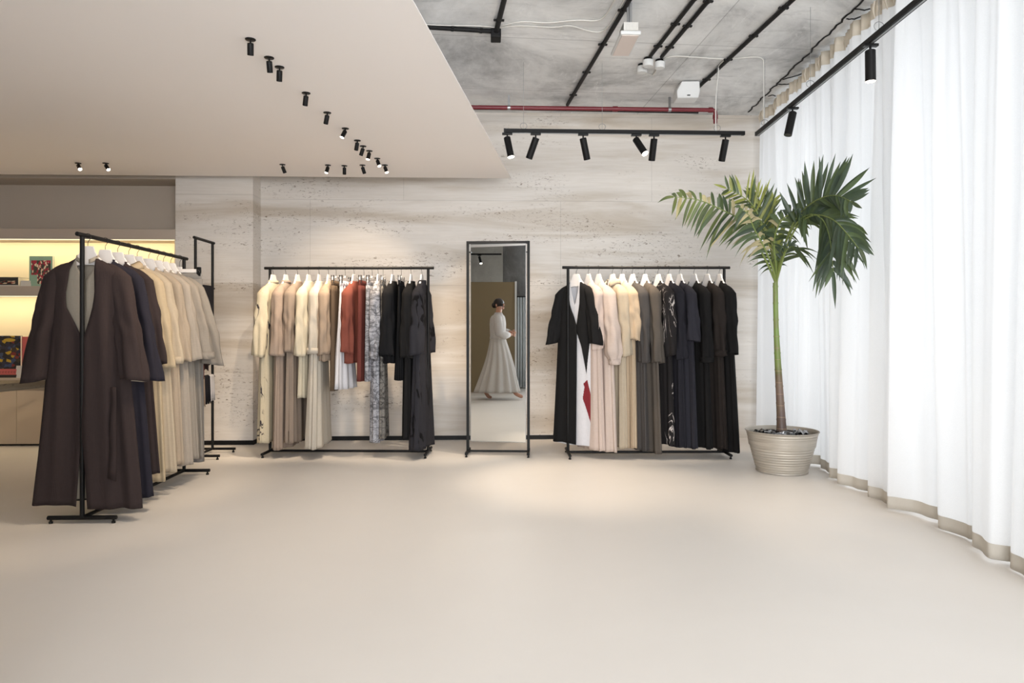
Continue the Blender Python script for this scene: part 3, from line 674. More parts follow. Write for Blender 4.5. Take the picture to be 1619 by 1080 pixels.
def garment(name, label, cat, grp, pos, rz, mt, lin=None, L=1.45, ws=.2, wh=.25, ht=.05, hb=.06, gap=((0,.055),(.09,.0)), amp=.012, nf=8,
            sl=.55, r0=.055, r1=.05, lat=.04, fwd=-.01, gather=False, sleeves=(1, -1), collar=None, belt=False, cuff=False, paint=None, mats=None,
            hemdip=0, side=0, slit=None, ry=1, bend=0, shift=None, top=.012, smat=None, gapl=None, nu=76, rs=.035):
    gn[0] += 1; seed = gn[0]*13+5
    o = tag(empty(name, pos, rz), label, cat, grp); lin = lin or mt; ml = (mats or [mt]) + [lin]
    off = len(ml)-1
    b = body_mb(L, ws, wh, ht, hb, gap, amp, nf, seed, paint=paint, hemdip=hemdip, side=side, slit=slit, shift=shift, top=top, gapl=gapl, nu=nu, rs=rs)
    b.build('body', ml, o, smooth=True, angle=180, solid=.003, soff=off)
    for sx in sleeves:
        s = sleeve_mb(sx, ws, sl, r0, r1, lat, fwd, seed, gather=gather, ry=ry, bend=bend).build('sleeve', [smat or mt, lin], o, smooth=True, angle=180, solid=.003, soff=1)
        if gather or cuff:
            cx = sx*((ws-.038)+lat); z = -.062-sl; r = (r1*.78 if gather else r1+.003)
            c = MB(); n = 26; cy = fwd
            c.add([(cx+(r*k)*math.cos(2*PI*j/n), cy+r*k*ry*math.sin(2*PI*j/n), z+dz) for dz, k in ((.045, 1.0), (-.006, 1.03)) for j in range(n)], [(j, (j+1) % n, (j+1) % n+n, j+n) for j in range(n)])
            c.build('cuff', [mt, lin], s, smooth=True, angle=180, solid=.004, soff=1)
    if collar:
        c = MB(); n = 26; rows = ((-.004, .070, .042), (.022, .066, .040)) if collar == 'stand' else ((.004, .068, .040), (.030, .072, .046), (.012, .088, .060), (-.018, .098, .066))
        vs = []
        for z, a, b_ in rows:
            for j in range(n+1):
                g_ = -PI/2+.35+(2*PI-.7)*j/n; vs.append((a*math.cos(g_), b_*math.sin(g_), z-.035*max(0, -math.sin(g_))**2))
        c.add(vs, [(r*(n+1)+j, r*(n+1)+j+1, (r+1)*(n+1)+j+1, (r+1)*(n+1)+j) for r in range(len(rows)-1) for j in range(n)])
        c.build('collar', mt, o, smooth=True, angle=180, solid=.003)
    if belt:
        x0, yy, z0, z1 = belt
        vs = []; rr = 12
        for i in range(rr+1):
            z = lerp(z0, z1, i/rr); y = lerp(yy[0], yy[1], i/rr); w = lerp(.017, .024, i/rr); k = .002*math.sin(i*.9); vs += [(x0-w+k, y+.003*math.sin(i), z), (x0+w+k, y-.004, z-(.02 if i == rr else 0))]
        MB().add(vs, [(2*i, 2*i+1, 2*i+3, 2*i+2) for i in range(rr)]).build('belt', mt, o, smooth=True, solid=.004)
    return o
def trousers(label, grp, pos, rz, mt, L=.8, wide=.10, ht=.026):
    gn[0] += 1; rnd = random.Random(gn[0]); o = tag(empty('trousers', pos, rz), label, 'trousers', grp); n = 36
    def loft(cx, rows, ph, am):
        vs = [(cx+hw*math.copysign(abs(math.cos(a))**.8, math.cos(a)), t*math.copysign(abs(math.sin(a))**.8, math.sin(a))*(1)+am*k*math.sin(5*a+ph+k*2), z) for k, (z, hw, t) in zip(np.linspace(0, 1, len(rows)), rows) for a in np.linspace(0, 2*PI, n, endpoint=False)]
        return MB().add(vs, [(i*n+j, i*n+(j+1) % n, (i+1)*n+(j+1) % n, (i+1)*n+j) for i in range(len(rows)-1) for j in range(n)])
    loft(0, [(.012,.165,.012),(-.01,.168,.016),(-.045,.172,.020)], 0, 0).build('waistband', mt, o, smooth=True, solid=.003)
    for sx in (-1, 1):
        rows = [(lerp(-.035, -L, i/18), lerp(.086, wide, i/18), lerp(.020, ht, min(1, i/5))) for i in range(19)]
        loft(sx*.088, rows, rnd.uniform(0, 6), .007).build('trouser_leg', mt, o, smooth=True, angle=180, solid=.003)
    return o
def skirt(label, grp, pos, rz, mt, L=.7, wh=.22, ht=.05, nf=14, amp=.012):
    gn[0] += 1; o = tag(empty('skirt', pos, rz), label, 'skirt', grp); rnd = random.Random(gn[0]); p0 = rnd.uniform(0, 6); n = 120
    def loft(rows):
        vs = []
        for k, (z, hw, t) in zip(np.linspace(0, 1, len(rows)), rows):
            for a in np.linspace(0, 2*PI, n, endpoint=False):
                q = amp*k*math.sin(nf*a+p0); vs.append(((hw+q)*math.cos(a), (t+q)*math.sin(a), z))
        return MB().add(vs, [(i*n+j, i*n+(j+1) % n, (i+1)*n+(j+1) % n, (i+1)*n+j) for i in range(len(rows)-1) for j in range(n)])
    loft([(.012,.162,.010),(-.04,.165,.016)]).build('waistband', mt, o, smooth=True, solid=.003)
    loft([(lerp(-.038, -L, i/16), lerp(.165, wh, i/16), lerp(.016, ht, i/16)) for i in range(17)]).build('skirt_panel', mt, o, smooth=True, angle=180, solid=.003)
    return o
FB = {k: fabric('cloth_'+k, rgb(*c), **kw) for k, c, kw in (
 ('brown', (62, 51, 50), {}), ('navy', (44, 42, 52), {}), ('darkbrown', (58, 48, 48), {}), ('sand', (188, 168, 136), {}), ('flax', (180, 162, 140), {}),
 ('oat', (172, 160, 146), {}), ('stone', (156, 146, 134), {}), ('greige', (146, 138, 128), {}), ('grey', (142, 138, 134), {}), ('beigelin', (178, 166, 148), {}),
 ('cream', (216, 203, 180), {}), ('taupe', (168, 148, 132), dict(wr=.3)), ('taupe2', (156, 138, 122), dict(wr=.3)), ('ivory', (214, 202, 176), dict(wr=.35)), ('ivory2', (208, 197, 180), dict(wr=.3)),
 ('camel', (172, 150, 128), dict(wr=.3)), ('coffee', (104, 86, 68), dict(wr=.2)), ('white', (224, 222, 226), dict(wr=.2)), ('rust', (136, 72, 58), dict(wr=.3)), ('rust2', (118, 60, 52), dict(wr=.2)),
 ('black', (30, 30, 32), dict(wr=.3)), ('black2', (34, 33, 33), dict(wr=.3)), ('char', (48, 47, 52), dict(wr=.3)), ('blush', (212, 190, 177), dict(wr=.25)), ('blush2', (210, 190, 177), dict(wr=.3)),
 ('sand2', (190, 173, 148), dict(wr=.2)), ('wheat', (198, 173, 142), dict(wr=.2)), ('slate', (78, 74, 72), dict(wr=.25)), ('mushroom', (92, 84, 76), dict(wr=.25)), ('ink', (38, 37, 43), dict(wr=.3)),
 ('inkblue', (48, 47, 54), dict(wr=.3)), ('jet', (27, 26, 26), dict(wr=.25)), ('espresso', (42, 36, 33), dict(wr=.2)), ('redpatch', (140, 40, 48), dict(wr=.1)), ('plum', (66, 52, 54), {}))}
FB['creamstroke'] = stroke_fabric('cloth_creamstroke', rgb(214, 200, 170), rgb(60, 56, 60)); FB['charstroke'] = stroke_fabric('cloth_charstroke', rgb(50, 49, 54), rgb(16, 15, 17), 2.4, .05)
FB['embroid'] = stroke_fabric('cloth_embroid', rgb(40, 37, 37), rgb(190, 180, 174), 4.2, .009)
FB['snake'] = snake_fabric('cloth_snake', rgb(128, 128, 132), rgb(88, 88, 92), rgb(172, 172, 178)); FB['snakedark'] = snake_fabric('cloth_snakedark', rgb(104, 100, 96), rgb(56, 54, 52), rgb(130, 126, 120))
def deg(a): return math.radians(a-90)
# ---- rack right of the mirror
G3 = 'long dresses and coats on the rack right of the mirror'; H3 = 'white hangers on the rack right of the mirror'
def r3(px, a=24): p = on_line(R3[1], R3[2], px); return p, deg(a)
# first: white printed dress under an open black coat
p, z = r3(911, 50)
def wpaint(v, u):
    c = .070+(v-.62)*.46; e = u-c; return 1 if -.050 < e < .050*(1-(v-.6)*1.2) and v > .62+(.02 if e < 0 else 0)+max(0, -e)*.9-e*.5 and v < .90 else 0
garment('long_dress', 'white dress with a dark red painted patch near the hem under the first black coat', 'dress', G3, p+Vector((.0,0,-.0)), z, FB['white'], L=1.53, ws=.175, wh=.25, ht=.028, hb=.05, gap=((0,.045),(.22,.0)), amp=.006, nf=5, sleeves=(), mats=[FB['white'], FB['redpatch']], paint=wpaint, nu=260, rs=.006)
place_hanger(p, z, 'h', 'the black coat over the white dress', H3)
garment('open_coat', 'black open-front coat with elbow sleeves spread wide at the left end of the right rack', 'coat', G3, p, z, FB['black2'], FB['black2'], L=1.52, ws=.195, wh=.20, ht=.05, hb=.06, gap=((0,.055),(.2,.06),(.45,.03),(.6,.10),(.9,.17),(1.5,.185)), gapl=((0,.055),(.2,.03),(.42,-.04),(1.5,-.085)), amp=.008, nf=5, sl=.52, r0=.062, r1=.058, lat=.085, fwd=-.05, shift=-.06)
r3spec = [
 (930, 26, 'blush', dict(L=1.56, sl=.56, r1=.050, wh=.24, lat=.0), 'pale blush dress with straight sleeves, second on the right rack', 'the pale blush dress'),
 (946, 27, 'blush2', dict(L=1.57, sl=.70, r0=.060, r1=.062, gather=True, wh=.26, lat=.09, fwd=.0, slit=(.9, .32, .03)), 'blush dress with full gathered sleeve and button cuff', 'the gathered-sleeve blush dress'),
 (968, 26, 'sand2', dict(L=1.54, sl=.63, r0=.058, r1=.064, wh=.22, collar='fold'), 'light sand dress with long straight wide sleeve and folded collar', 'the sand dress with wide sleeves'),
 (983, 24, 'wheat', dict(L=1.54, sl=.48, r1=.056, wh=.21), 'wheat yellow dress with short elbow sleeve', 'the wheat yellow dress'),
 (999.5, 24, 'slate', dict(L=1.56, sl=.68, r1=.050, wh=.24), 'slate grey dress, next right of the wheat yellow one', 'the slate grey dress'),
 (1019, 22, 'mushroom', dict(L=1.58, sl=.69, r1=.058, wh=.27, amp=.02, nf=5), 'mushroom grey brown dress with deep hanging folds', 'the mushroom grey dress'),
 (1040, 22, 'embroid', dict(L=1.51, sl=.62, r1=.058, wh=.24), 'black dress with pale stitched strokes on shoulder and sleeve', 'the black stitched dress'),
 (1057, 21, 'ink', dict(L=1.53, sl=.65, r1=.050, wh=.25, gap=((0,.05),(.2,0))), 'dark ink blue dress with long sleeve beside the stitched one', 'the ink blue dress'),
 (1074, 21, 'inkblue', dict(L=1.54, sl=.49, r1=.062, wh=.25, gap=((0,.05),(.14,0))), 'charcoal navy dress with wide elbow sleeve', 'the charcoal navy dress'),
 (1097, 19, 'jet', dict(L=1.54, sl=.68, r1=.052, wh=.26, cuff=True), 'black shirt dress with cuffed long sleeve, third from the right end', 'the cuffed black shirt dress'),
 (1118, 18, 'espresso', dict(L=1.54, sl=.62, r1=.054, wh=.27, cuff=True, gap=((0,.05),(.3,0))), 'espresso black dress, second from the right end', 'the espresso black dress'),
 (1137, 16, 'jet', dict(L=1.57, sl=.61, r1=.058, wh=.30, gap=((0,.05),(.18,0))), 'plain black long dress closest to the right post', 'the black dress closest to the right post')]
for px, a, mk, kw, lab, hold in r3spec:
    p, z = r3(px, a); garment('long_dress', lab, 'dress', G3, p, z, FB[mk], **{**dict(ht=.045, hb=.055, lat=.05), **kw}); place_hanger(p, z, 'h', hold, H3)
# ---- rack left of the mirror
G2 = 'clothes on the rack between pier and mirror'; H2 = 'hangers on the rack between pier and mirror'
def r2(px, a=-6): p = on_line(R2[1], R2[2], px); return p, deg(a)
r2spec = [
 (432, -14, 'long_dress', 'dress', 'creamstroke', dict(L=1.50, sl=.63, r1=.056, wh=.23, collar='stand', lat=.08), 'cream dress painted with thin dark strokes at the far left of the rack', 'the cream stroke-painted dress'),
 (452, -8, 'long_dress', 'dress', 'taupe', dict(L=1.56, sl=.62, r1=.064, wh=.24, amp=.016, collar='stand'), 'taupe satin dress with wide turned-back sleeve, second on the rack', 'the taupe satin dress'),
 (470.5, -8, 'long_dress', 'dress', 'taupe2', dict(L=1.50, sl=.60, r1=.050, wh=.22, amp=.016), 'darker taupe dress partly hidden behind the second one', 'the darker taupe dress'),
 (488, -7, 'tunic', 'tunic', 'ivory', dict(L=1.08, sl=.62, r1=.052, wh=.22), 'ivory knee-length tunic with uneven hem', 'the ivory tunic'),
 (504.5, 0, 'long_dress', 'dress', 'ivory2', dict(L=1.54, sl=.60, r1=.055, wh=.32, hb=.075, amp=.014, cuff=True), 'wide flared ivory dress with long pleated skirt', 'the flared ivory dress'),
 (519.5, -2, 'jacket', 'jacket', 'camel', dict(L=.74, sl=.62, r1=.056, wh=.21), 'light camel jacket with straight sleeve and short hem', 'the light camel jacket'),
 (531.5, 0, 'T', 'trousers', 'coffee', dict(L=1.02, wide=.085), 'coffee brown trousers hung by clips', 'the coffee brown trousers'),
 (546, -4, 'S', 'skirt', 'white', dict(L=1.0, wh=.23, ht=.085, nf=11), 'white flared skirt hung by clips beneath the rust jacket', 'the white flared skirt'),
 (560, -10, 'jacket', 'jacket', 'rust', dict(L=.76, sl=.60, r1=.058, wh=.22), 'rust red jacket with long sleeve in the middle of the rack', 'the rust red jacket'),
 (575.5, -4, 'T', 'trousers', 'rust2', dict(L=.93), 'rust red trousers hung by clips', 'the rust red trousers'),
 (588.5, -6, 'T', 'trousers', 'snake', dict(L=.93), 'grey snake-patterned trousers hung by clips', 'the snake-patterned trousers'),
 (598, -2, 'long_dress', 'dress', 'snake', dict(L=1.50, sl=.66, r0=.05, r1=.036, wh=.18, hb=.05, amp=.012), 'long grey snake-patterned dress with narrow sleeve', 'the snake-patterned dress'),
 (606, 4, 'S', 'skirt', 'snakedark', dict(L=1.46, wh=.19, ht=.04, nf=6), 'dark mottled long skirt behind the snake-patterned dress', 'the dark mottled skirt'),
 (621, -8, 'jacket', 'jacket', 'black', dict(L=.76, sl=.63, r1=.060, wh=.21), 'black jacket with wide sleeve left of the black trousers', 'the black jacket'),
 (634.5, 0, 'S', 'skirt', 'black', dict(L=.92, wh=.19, ht=.05, nf=16), 'short black pleated skirt hung by clips', 'the black pleated skirt'),
 (650, -5, 'long_dress', 'dress', 'black2', dict(L=1.46, sl=.65, r1=.056, wh=.23), 'black long dress beside the charcoal stroke-painted dress', 'the plain black long dress'),
 (667, -8, 'long_dress', 'dress', 'charstroke', dict(L=1.55, sl=.62, r1=.070, wh=.32, lat=.07, hb=.085, collar='stand', amp=.012), 'wide charcoal dress with black brush strokes closest to the right post', 'the charcoal stroke-painted dress')]
for px, a, nm, cat, mk, kw, lab, hold in r2spec:
    p, z = r2(px, a)
    if nm == 'T': trousers(lab, G2, p, z, FB[mk], **kw); place_hanger(p, z, 'c', hold, H2)
    elif nm == 'S': skirt(lab, G2, p, z, FB[mk], **kw); place_hanger(p, z, 'c', hold, H2)
    else: garment(nm, lab, cat, G2, p, z, FB[mk], **{**dict(ht=.045, hb=.055, lat=.045, fwd=.0), **kw}); place_hanger(p, z, 'h', hold, H2)
# ---- rack on the left, seen along its length
G1 = 'coats and dresses on the near left rack'; H1 = 'white hangers on the near left rack'
def r1(px, a=0): p = on_line(R1[1], R1[2], px); return p, math.radians(a)
p, z = r1(139, 3)
garment('linen_dress', 'stone linen dress showing at the neck inside the first dark brown coat', 'dress', G1, p, z, FB['beigelin'], L=1.50, ws=.19, wh=.19, ht=.028, hb=.030, gap=((0,.055),(.05,.045),(.13,.002),(.5,.0)), sleeves=(), amp=.006, nf=5, collar='stand')
place_hanger(p, z, 'h', 'the dark brown coat nearest the camera', H1)
garment('long_coat', 'dark brown linen coat with open front nearest the camera', 'coat', G1, p, z, FB['brown'], FB['beigelin'], L=1.53, ws=.215, wh=.32, ht=.060, hb=.085,
    gap=((-.02,.058),(.08,.052),(.22,.055),(.30,.045),(.50,.0),(1.1,.0),(1.55,.03)), gapl=((-.02,.058),(.08,.070),(.22,.088),(.30,.085),(.50,.0),(1.1,.0),(1.55,.03)), amp=.024, nf=6, sl=.70, r0=.070, r1=.085, lat=.115, fwd=-.05, belt=(.185, (-.066, -.082), -.80, -1.36), hemdip=-.03, side=-1.2, ry=.62)
r1spec = [
 (166.5, 'long_coat', 'coat', 'navy', dict(L=1.54, ws=.215, sl=.71, wh=.31, r1=.080, lat=.11, hb=.07), 'dark navy linen coat, second from the camera', 'the navy coat'),
 (186, 'long_coat', 'coat', 'darkbrown', dict(L=1.42, ws=.205, sl=.62, wh=.28, r1=.062, lat=.085), 'dark brown coat behind the navy one', 'the dark brown coat behind the navy one'),
 (203.5, 'long_dress', 'dress', 'sand', dict(L=1.50, ws=.205, sl=.64, wh=.25, r1=.075, lat=.07, collar='fold'), 'sand linen dress, first of the pale ones', 'the sand linen dress'),
 (217, 'long_dress', 'dress', 'sand2', dict(L=1.46, ws=.21, sl=.62, wh=.26, r1=.066, lat=.075, cuff=True), 'pale sand dress with gathered cuff behind the first sand dress', 'the pale sand cuffed dress'),
 (235, 'long_dress', 'dress', 'flax', dict(L=1.44, ws=.21, sl=.61, wh=.25, r1=.062, lat=.07), 'flax linen dress in the middle of the pale ones', 'the flax dress'),
 (248.7, 'long_dress', 'dress', 'oat', dict(L=1.47, ws=.215, sl=.61, wh=.25, r1=.068, lat=.08), 'oat coloured dress with long narrow skirt', 'the oat dress'),
 (258.6, 'long_dress', 'dress', 'stone', dict(L=1.44, ws=.22, sl=.60, wh=.26, r1=.085, lat=.11, cuff=True), 'stone dress with wide banded bell sleeve', 'the stone bell-sleeved dress'),
 (270, 'long_dress', 'dress', 'greige', dict(L=1.46, ws=.22, sl=.66, wh=.25, r1=.078, lat=.15), 'greige dress at the far end with wide spread sleeve', 'the greige dress at the far end')]
for px, nm, cat, mk, kw, lab, hold in r1spec:
    p, z = r1(px, 2); garment(nm, lab, cat, G1, p, z, FB[mk], **{**dict(ht=.045, hb=.055, ry=.6), **kw}); place_hanger(p, z, 'h', hold, H1)
p, z = r1(284, 4); p += Vector((.05, .0, 0)); p = on_line(R1[1], R1[2], 284)
trousers('wide grey linen trousers clipped at the far end of the near rack', G1, p, z, FB['grey'], L=1.52, wide=.10, ht=.03); place_hanger(p, z, 'c', 'the wide grey linen trousers', H1)
# ---------------------------------------------------------------- accessory stand with draped scarves
a = at_z(309, 721, FZ); b = at_z(336, 709.6, FZ); d = b-a; L_ = d.length
st = tag(empty('accessory_stand', (a.x, a.y, 0), math.atan2(d.y, d.x)), 'tall narrow black stand with rungs against the pier', 'display stand')
MB().tube([(-.03,0,2.035), (L_+.03,0,2.035)], .0135, 14).build('top_bar', M['black'], st, smooth=True)
MB().tube([(0,0,FZ), (L_,0,FZ)], .012, 12).build('bottom_bar', M['black'], st, smooth=True)
for x in (0, L_):
    MB().tube([(x,0,FZ), (x,0,2.024)], .0125, 12).build('post', M['black'], st, smooth=True)
    f = MB().tube([(x,-.22,FZ), (x,.22,FZ)], .0125, 12).build('foot', M['black'], st, smooth=True)
    for y in (-.2, .2): MB().lathe([(.0005,0),(.012,0),(.012,.012),(.007,.014),(.007,.026)], 14, (x,y,0)).build('leveller', M['blackgloss'], f)
for z in (1.593, 1.163, .739):
    MB().tube([(-.03,0,z), (L_+.035,0,z)], .010, 12).build('rung', M['black'], st, smooth=True)
def scarf(label, x0, x1, z, l1, l2, mt, nm='scarf', th=.012):
    o = tag(empty(nm, Vector((a.x, a.y, z))+d.normalized()*(x0+x1)/2, math.atan2(d.y, d.x)), label, nm.replace('_', ' '), 'scarves draped on the narrow black stand'); w = (x1-x0)/2; n = 14
    prof = [(-.020-.006, -l1), (-.022, -l1*.5), (-.017, -.02), (-.0165, 0)] + [(.0165*math.cos(t)*-1, .0165*math.sin(t)) for t in np.linspace(.3, PI-.3, 7)] + [(.0165, 0), (.018, -.02), (.023, -l2*.5), (.026, -l2)]
    vs = [(-w+2*w*j/n, y+.004*math.sin(j*1.9)*(1 if z_ < -.03 else 0), z_-(.012*math.sin(j) if z_ < -.1 else 0)) for y, z_ in prof for j in range(n+1)]
    MB().add(vs, [(r*(n+1)+j, r*(n+1)+j+1, (r+1)*(n+1)+j+1, (r+1)*(n+1)+j) for r in range(len(prof)-1) for j in range(n)]).build('cloth', mt, o, smooth=True, angle=180, solid=-.006)
scarf('black folded top scarf hanging on the upper rung', .03, L_-.03, 1.593, .33, .36, FB['char'])
scarf('plum brown scarf hanging on the middle rung', .03, L_-.02, 1.163, .30, .36, FB['plum'])
scarf('dark red scarf end showing under the greige sleeve', .02, .12, 1.163, .42, .40, FB['rust2'])
scarf('taupe scarf on the lowest rung left of the black one', .02, .15, .739, .26, .30, FB['taupe'])
scarf('black narrow scarf on the lowest rung', .16, .27, .739, .24, .26, FB['ink'])
scarf('white scarf on the lowest rung beside the post', .28, L_-.01, .739, .22, .25, FB['white'])
# ================================================================ mirror
def cdepth(x, y, z, Z): return c2w((x-CX)/F*Z, Z, z)
mz = 6.62; mc = c2w((787.5-CX)/F*mz, mz, 0); FY = math.radians(-2.5-2.06); GY = math.radians(-10.2)
mw = 100/1100*mz/2-.012
mr = tag(empty('standing_mirror', mc, FY), 'tall black-framed standing mirror between the two far racks', 'mirror')
MT = CAMZ+(520-383.5)/1100*mz
fr = MB().tube([(-mw-.012,0,MT), (mw+.012,0,MT)], .0135, 4)
MB().box(-mw-.013, mw+.013, -.013, .013, MT-.013, MT+.013).build('top_bar', M['black'], mr, bevel=.002)
MB().box(-mw, mw, -.010, .010, .028, .046).build('bottom_bar', M['black'], mr)
for s in (-1, 1):
    MB().box(s*mw-.013, s*mw+.013, -.013, .013, .046, MT-.013).build('post', M['black'], mr, bevel=.002)
    f = MB().box(s*mw-.013, s*mw+.013, -.15, .15, .022, .046).build('foot', M['black'], mr, bevel=.004)
    for y in (-.13, .13): MB().lathe([(.0005,0),(.011,0),(.011,.010),(.006,.012),(.006,.024)], 14, (s*mw,y,0)).build('leveller', M['blackgloss'], f)
    MB().tube([(s*(mw-.03),0,1.93), (s*(mw-.001),0,1.93)], .006, 10).build('pivot', M['blackgloss'], mr)
gw = 89/1100*mz/2-.004; gr = GY-FY; cg, sg = math.cos(gr), math.sin(gr); g0, g1 = CAMZ-178/1100*mz, CAMZ+(520-386)/1100*mz
def gp(x, y, z): return (x*cg-y*sg, x*sg+y*cg, z)
gl = MB().add([gp(-gw,-.003,g0), gp(gw,-.003,g0), gp(gw,-.003,g1), gp(-gw,-.003,g1)], [(0,1,2,3)]).build('mirror_glass', M['mirror'], mr)
MB().add([gp(x, y, z) for z in (g0-.004, g1+.002) for y in (-.0026, .004) for x in (-gw-.004, gw+.004)], [(0,2,3,1),(4,5,7,6),(0,1,5,4),(1,3,7,5),(3,2,6,7),(2,0,4,6)]).build('backing', M['steel'], mr)
# what the mirror sees, placed where it really stands
nrm = Vector((math.sin(GY), -math.cos(GY), 0)); M0 = mc + nrm*.003
def reflect(p): q = Vector(p); return q - nrm*2*((q-M0).dot(nrm))
def mpt(px, py, D): return reflect(at_d(px, py, D))
def mdir(v): v = Vector(v); return v - nrm*2*v.dot(nrm)
RT = mdir(c2w(1, 0, 0))                                # image right, in the mirrored world
rzp = math.atan2(RT.y, RT.x)
D = 13.0
pa = mpt(814, 520, D); pa.z = 0
par = tag(empty('partition', pa, rzp), 'olive beige partition panel seen in the mirror behind the walking woman', 'partition')
tz = CAMZ+74/1100*D
pm = mat('olive_beige', rgb(124, 108, 80), .7, var=.03)
s_ = -1 if mdir(c2w(0,1,0)).dot(Vector((-math.sin(rzp), math.cos(rzp), 0))) < 0 else 1
MB().box(-2.0, 0, -.03, .03, 0.02, tz).build('panel', pm, par)
MB().box(0, .035, -.045, .045, 0, tz+.01).build('edge_strip', M['white'], par); MB().box(-2.0, 0, -.032, .032, 0, .02).build('plinth', M['led'] if False else M['shelf'], par)
pb = mpt(818, 520, D+.9); pb.z = 0
cu = tag(empty('fitting_room_curtain', pb, rzp), 'pale ribbed curtain seen in the mirror right of the partition', 'curtain')
n = 120; zc = CAMZ+50/1100*(D+.9)
MB().add([(1.1*i/n, .02*math.sin(i*1.05), z) for z in (.03, zc) for i in range(n+1)], [(i, i+1, i+n+2, i+n+1) for i in range(n)]).build('cloth', M['sheer'] if False else fabric('pale_blue_cloth', rgb(214, 220, 222), wr=.1), cu, smooth=True, angle=180, solid=.004)
MB().tube([(-.05,0,zc+.01), (1.15,0,zc+.01)], .012, 8).build('rail', M['black'], cu)
for x in (-.03, 1.13): MB().tube([(x,0,0), (x,0,zc+.01)], .012, 8).build('post', M['black'], cu)
co = mpt(795+38, 520, D+1.6); co.z = 0
struct('wall_column', MB().lathe([(38/1100*(D+1.6), 0), (38/1100*(D+1.6), CZ)], 48, co), M['column'], smooth=True)
# track and lamp reflected above the partition
ta = mpt(738, 403, 10.6); tb = mpt(793, 401, 10.6); tz_ = (ta.z+tb.z)/2
o = track('lighting_track', Vector((ta.x, ta.y, TZ-.0)) + (Vector((tb.x, tb.y, 0))-Vector((ta.x, ta.y, 0)))*-1.2, Vector((tb.x, tb.y, TZ)), 'black track seen only in the mirror above the partition', (.3, .8)) if False else None
Dt = (TZ-CAMZ)*1100/118.0; ta = mpt(720, 402, Dt); tb = mpt(793, 401, Dt)
if ta.y > YB+.2 and tb.y > YB+.2:
    track('lighting_track', Vector((ta.x, ta.y, TZ)), Vector((tb.x, tb.y, TZ)), 'black lighting track seen only in the mirror above the partition', (.2, .85))
    sp_ = mpt(758, 404, Dt); spot(Vector((sp_.x, sp_.y, TZ)), mdir(c2w(.25, -.5, -1)), 'lit black spotlight seen in the mirror at upper left', 1, 15, grp='black spotlights behind the camera')
# ================================================================ walking woman (seen in the mirror)
skin = mat('skin', rgb(188, 140, 116), .5, var=.03); hair = mat('dark_hair', rgb(38, 28, 24), .5, bump=.4, scale=60, var=.2)
wh_ = fabric('offwhite_blouse', rgb(226, 220, 216), wr=.4); wh2 = fabric('offwhite_skirt', rgb(220, 214, 208), wr=.5)
Dp = 11.85; fp = mpt(787, 632, Dp); fp.z = 0
pe = tag(empty('person', fp, rzp), 'person walking in off-white blouse and long skirt, arms folded, seen in the mirror', 'person')
def skinned(name, verts, edges, radii, mt, parent, root=0, sub=2):
    me = bpy.data.meshes.new(name); me.from_pydata(verts, edges, []); o = link(name, me, parent, mt)
    md = o.modifiers.new('skin', 'SKIN'); md.use_smooth_shade = True
    for i, r in enumerate(radii): me.skin_vertices[0].data[i].radius = (r if isinstance(r, tuple) else (r, r))
    me.skin_vertices[0].data[root].use_root = True
    s = o.modifiers.new('sub', 'SUBSURF'); s.levels = sub; s.render_levels = sub
    return o
# local frame: +x = walking direction (image right), -y/+y = towards / away from the mirror
fy = -1 if Vector((-math.sin(rzp), math.cos(rzp), 0)).dot(M0-fp) < 0 else 1      # sign of the side that faces the mirror
V = [(0,0,.93),(0,0,1.05),(.0,0,1.20),(.005,0,1.36),(.012,0,1.45),(.022,.0,1.515),(.030,0,1.585),(.022,0,1.66),      # 0-7 spine, neck, head
     (.0,.085*fy,.89),(.15,.08*fy,.50),(.30,.07*fy,.10),(.40,.07*fy,.055),(.43,.07*fy,.05),                                # 8-12 leading leg
     (0,-.085*fy,.89),(-.06,-.08*fy,.50),(-.22,-.07*fy,.13),(-.16,-.07*fy,.035),(-.10,-.07*fy,.025),                       # 13-17 trailing leg
     (.0,.165*fy,1.385),(.03,.21*fy,1.14),(.20,.10*fy,1.10),(.25,.04*fy,1.10),                                              # 18-21 near arm
     (.0,-.165*fy,1.385),(.06,-.20*fy,1.15),(.22,-.06*fy,1.14),(.26,.0,1.14)]                                                # 22-25 far arm
E = [(0,1),(1,2),(2,3),(3,4),(4,5),(5,6),(6,7),(0,8),(8,9),(9,10),(10,11),(11,12),(0,13),(13,14),(14,15),(15,16),(16,17),(3,18),(18,19),(19,20),(20,21),(3,22),(22,23),(23,24),(24,25)]
Rr = [(.11,.13),(.10,.115),(.10,.12),(.10,.13),(.05,.06),(.050,.048),(.074,.066),(.064,.056), .085,.055,.036,.034,.022, .085,.055,.036,.034,.022, .046,.040,.028,.024, .046,.040,.028,.024]
bd = skinned('body', V, E, Rr, skin, pe)
for i, base, s2 in ((0, (.25,.04*fy,1.10), fy), (1, (.26,0,1.14), fy)):
    for k in range(4):
        b0 = Vector(base)+Vector((.012,0,.018-.012*k)); l = (.055,.062,.058,.046)[k]
        skinned('finger', [b0, b0+Vector((l*.45,-.012*s2,-.004)), b0+Vector((l*.62,-.035*s2,-.010)), b0+Vector((l*.5,-.052*s2,-.014))], [(0,1),(1,2),(2,3)], [.0095,.009,.0085,.007], skin, bd, sub=1)
    b0 = Vector(base)+Vector((-.01,0,.02)); skinned('thumb', [b0, b0+Vector((.02,-.01*s2,.018)), b0+Vector((.04,-.02*s2,.022))], [(0,1),(1,2)], [.011,.0095,.008], skin, bd, sub=1)
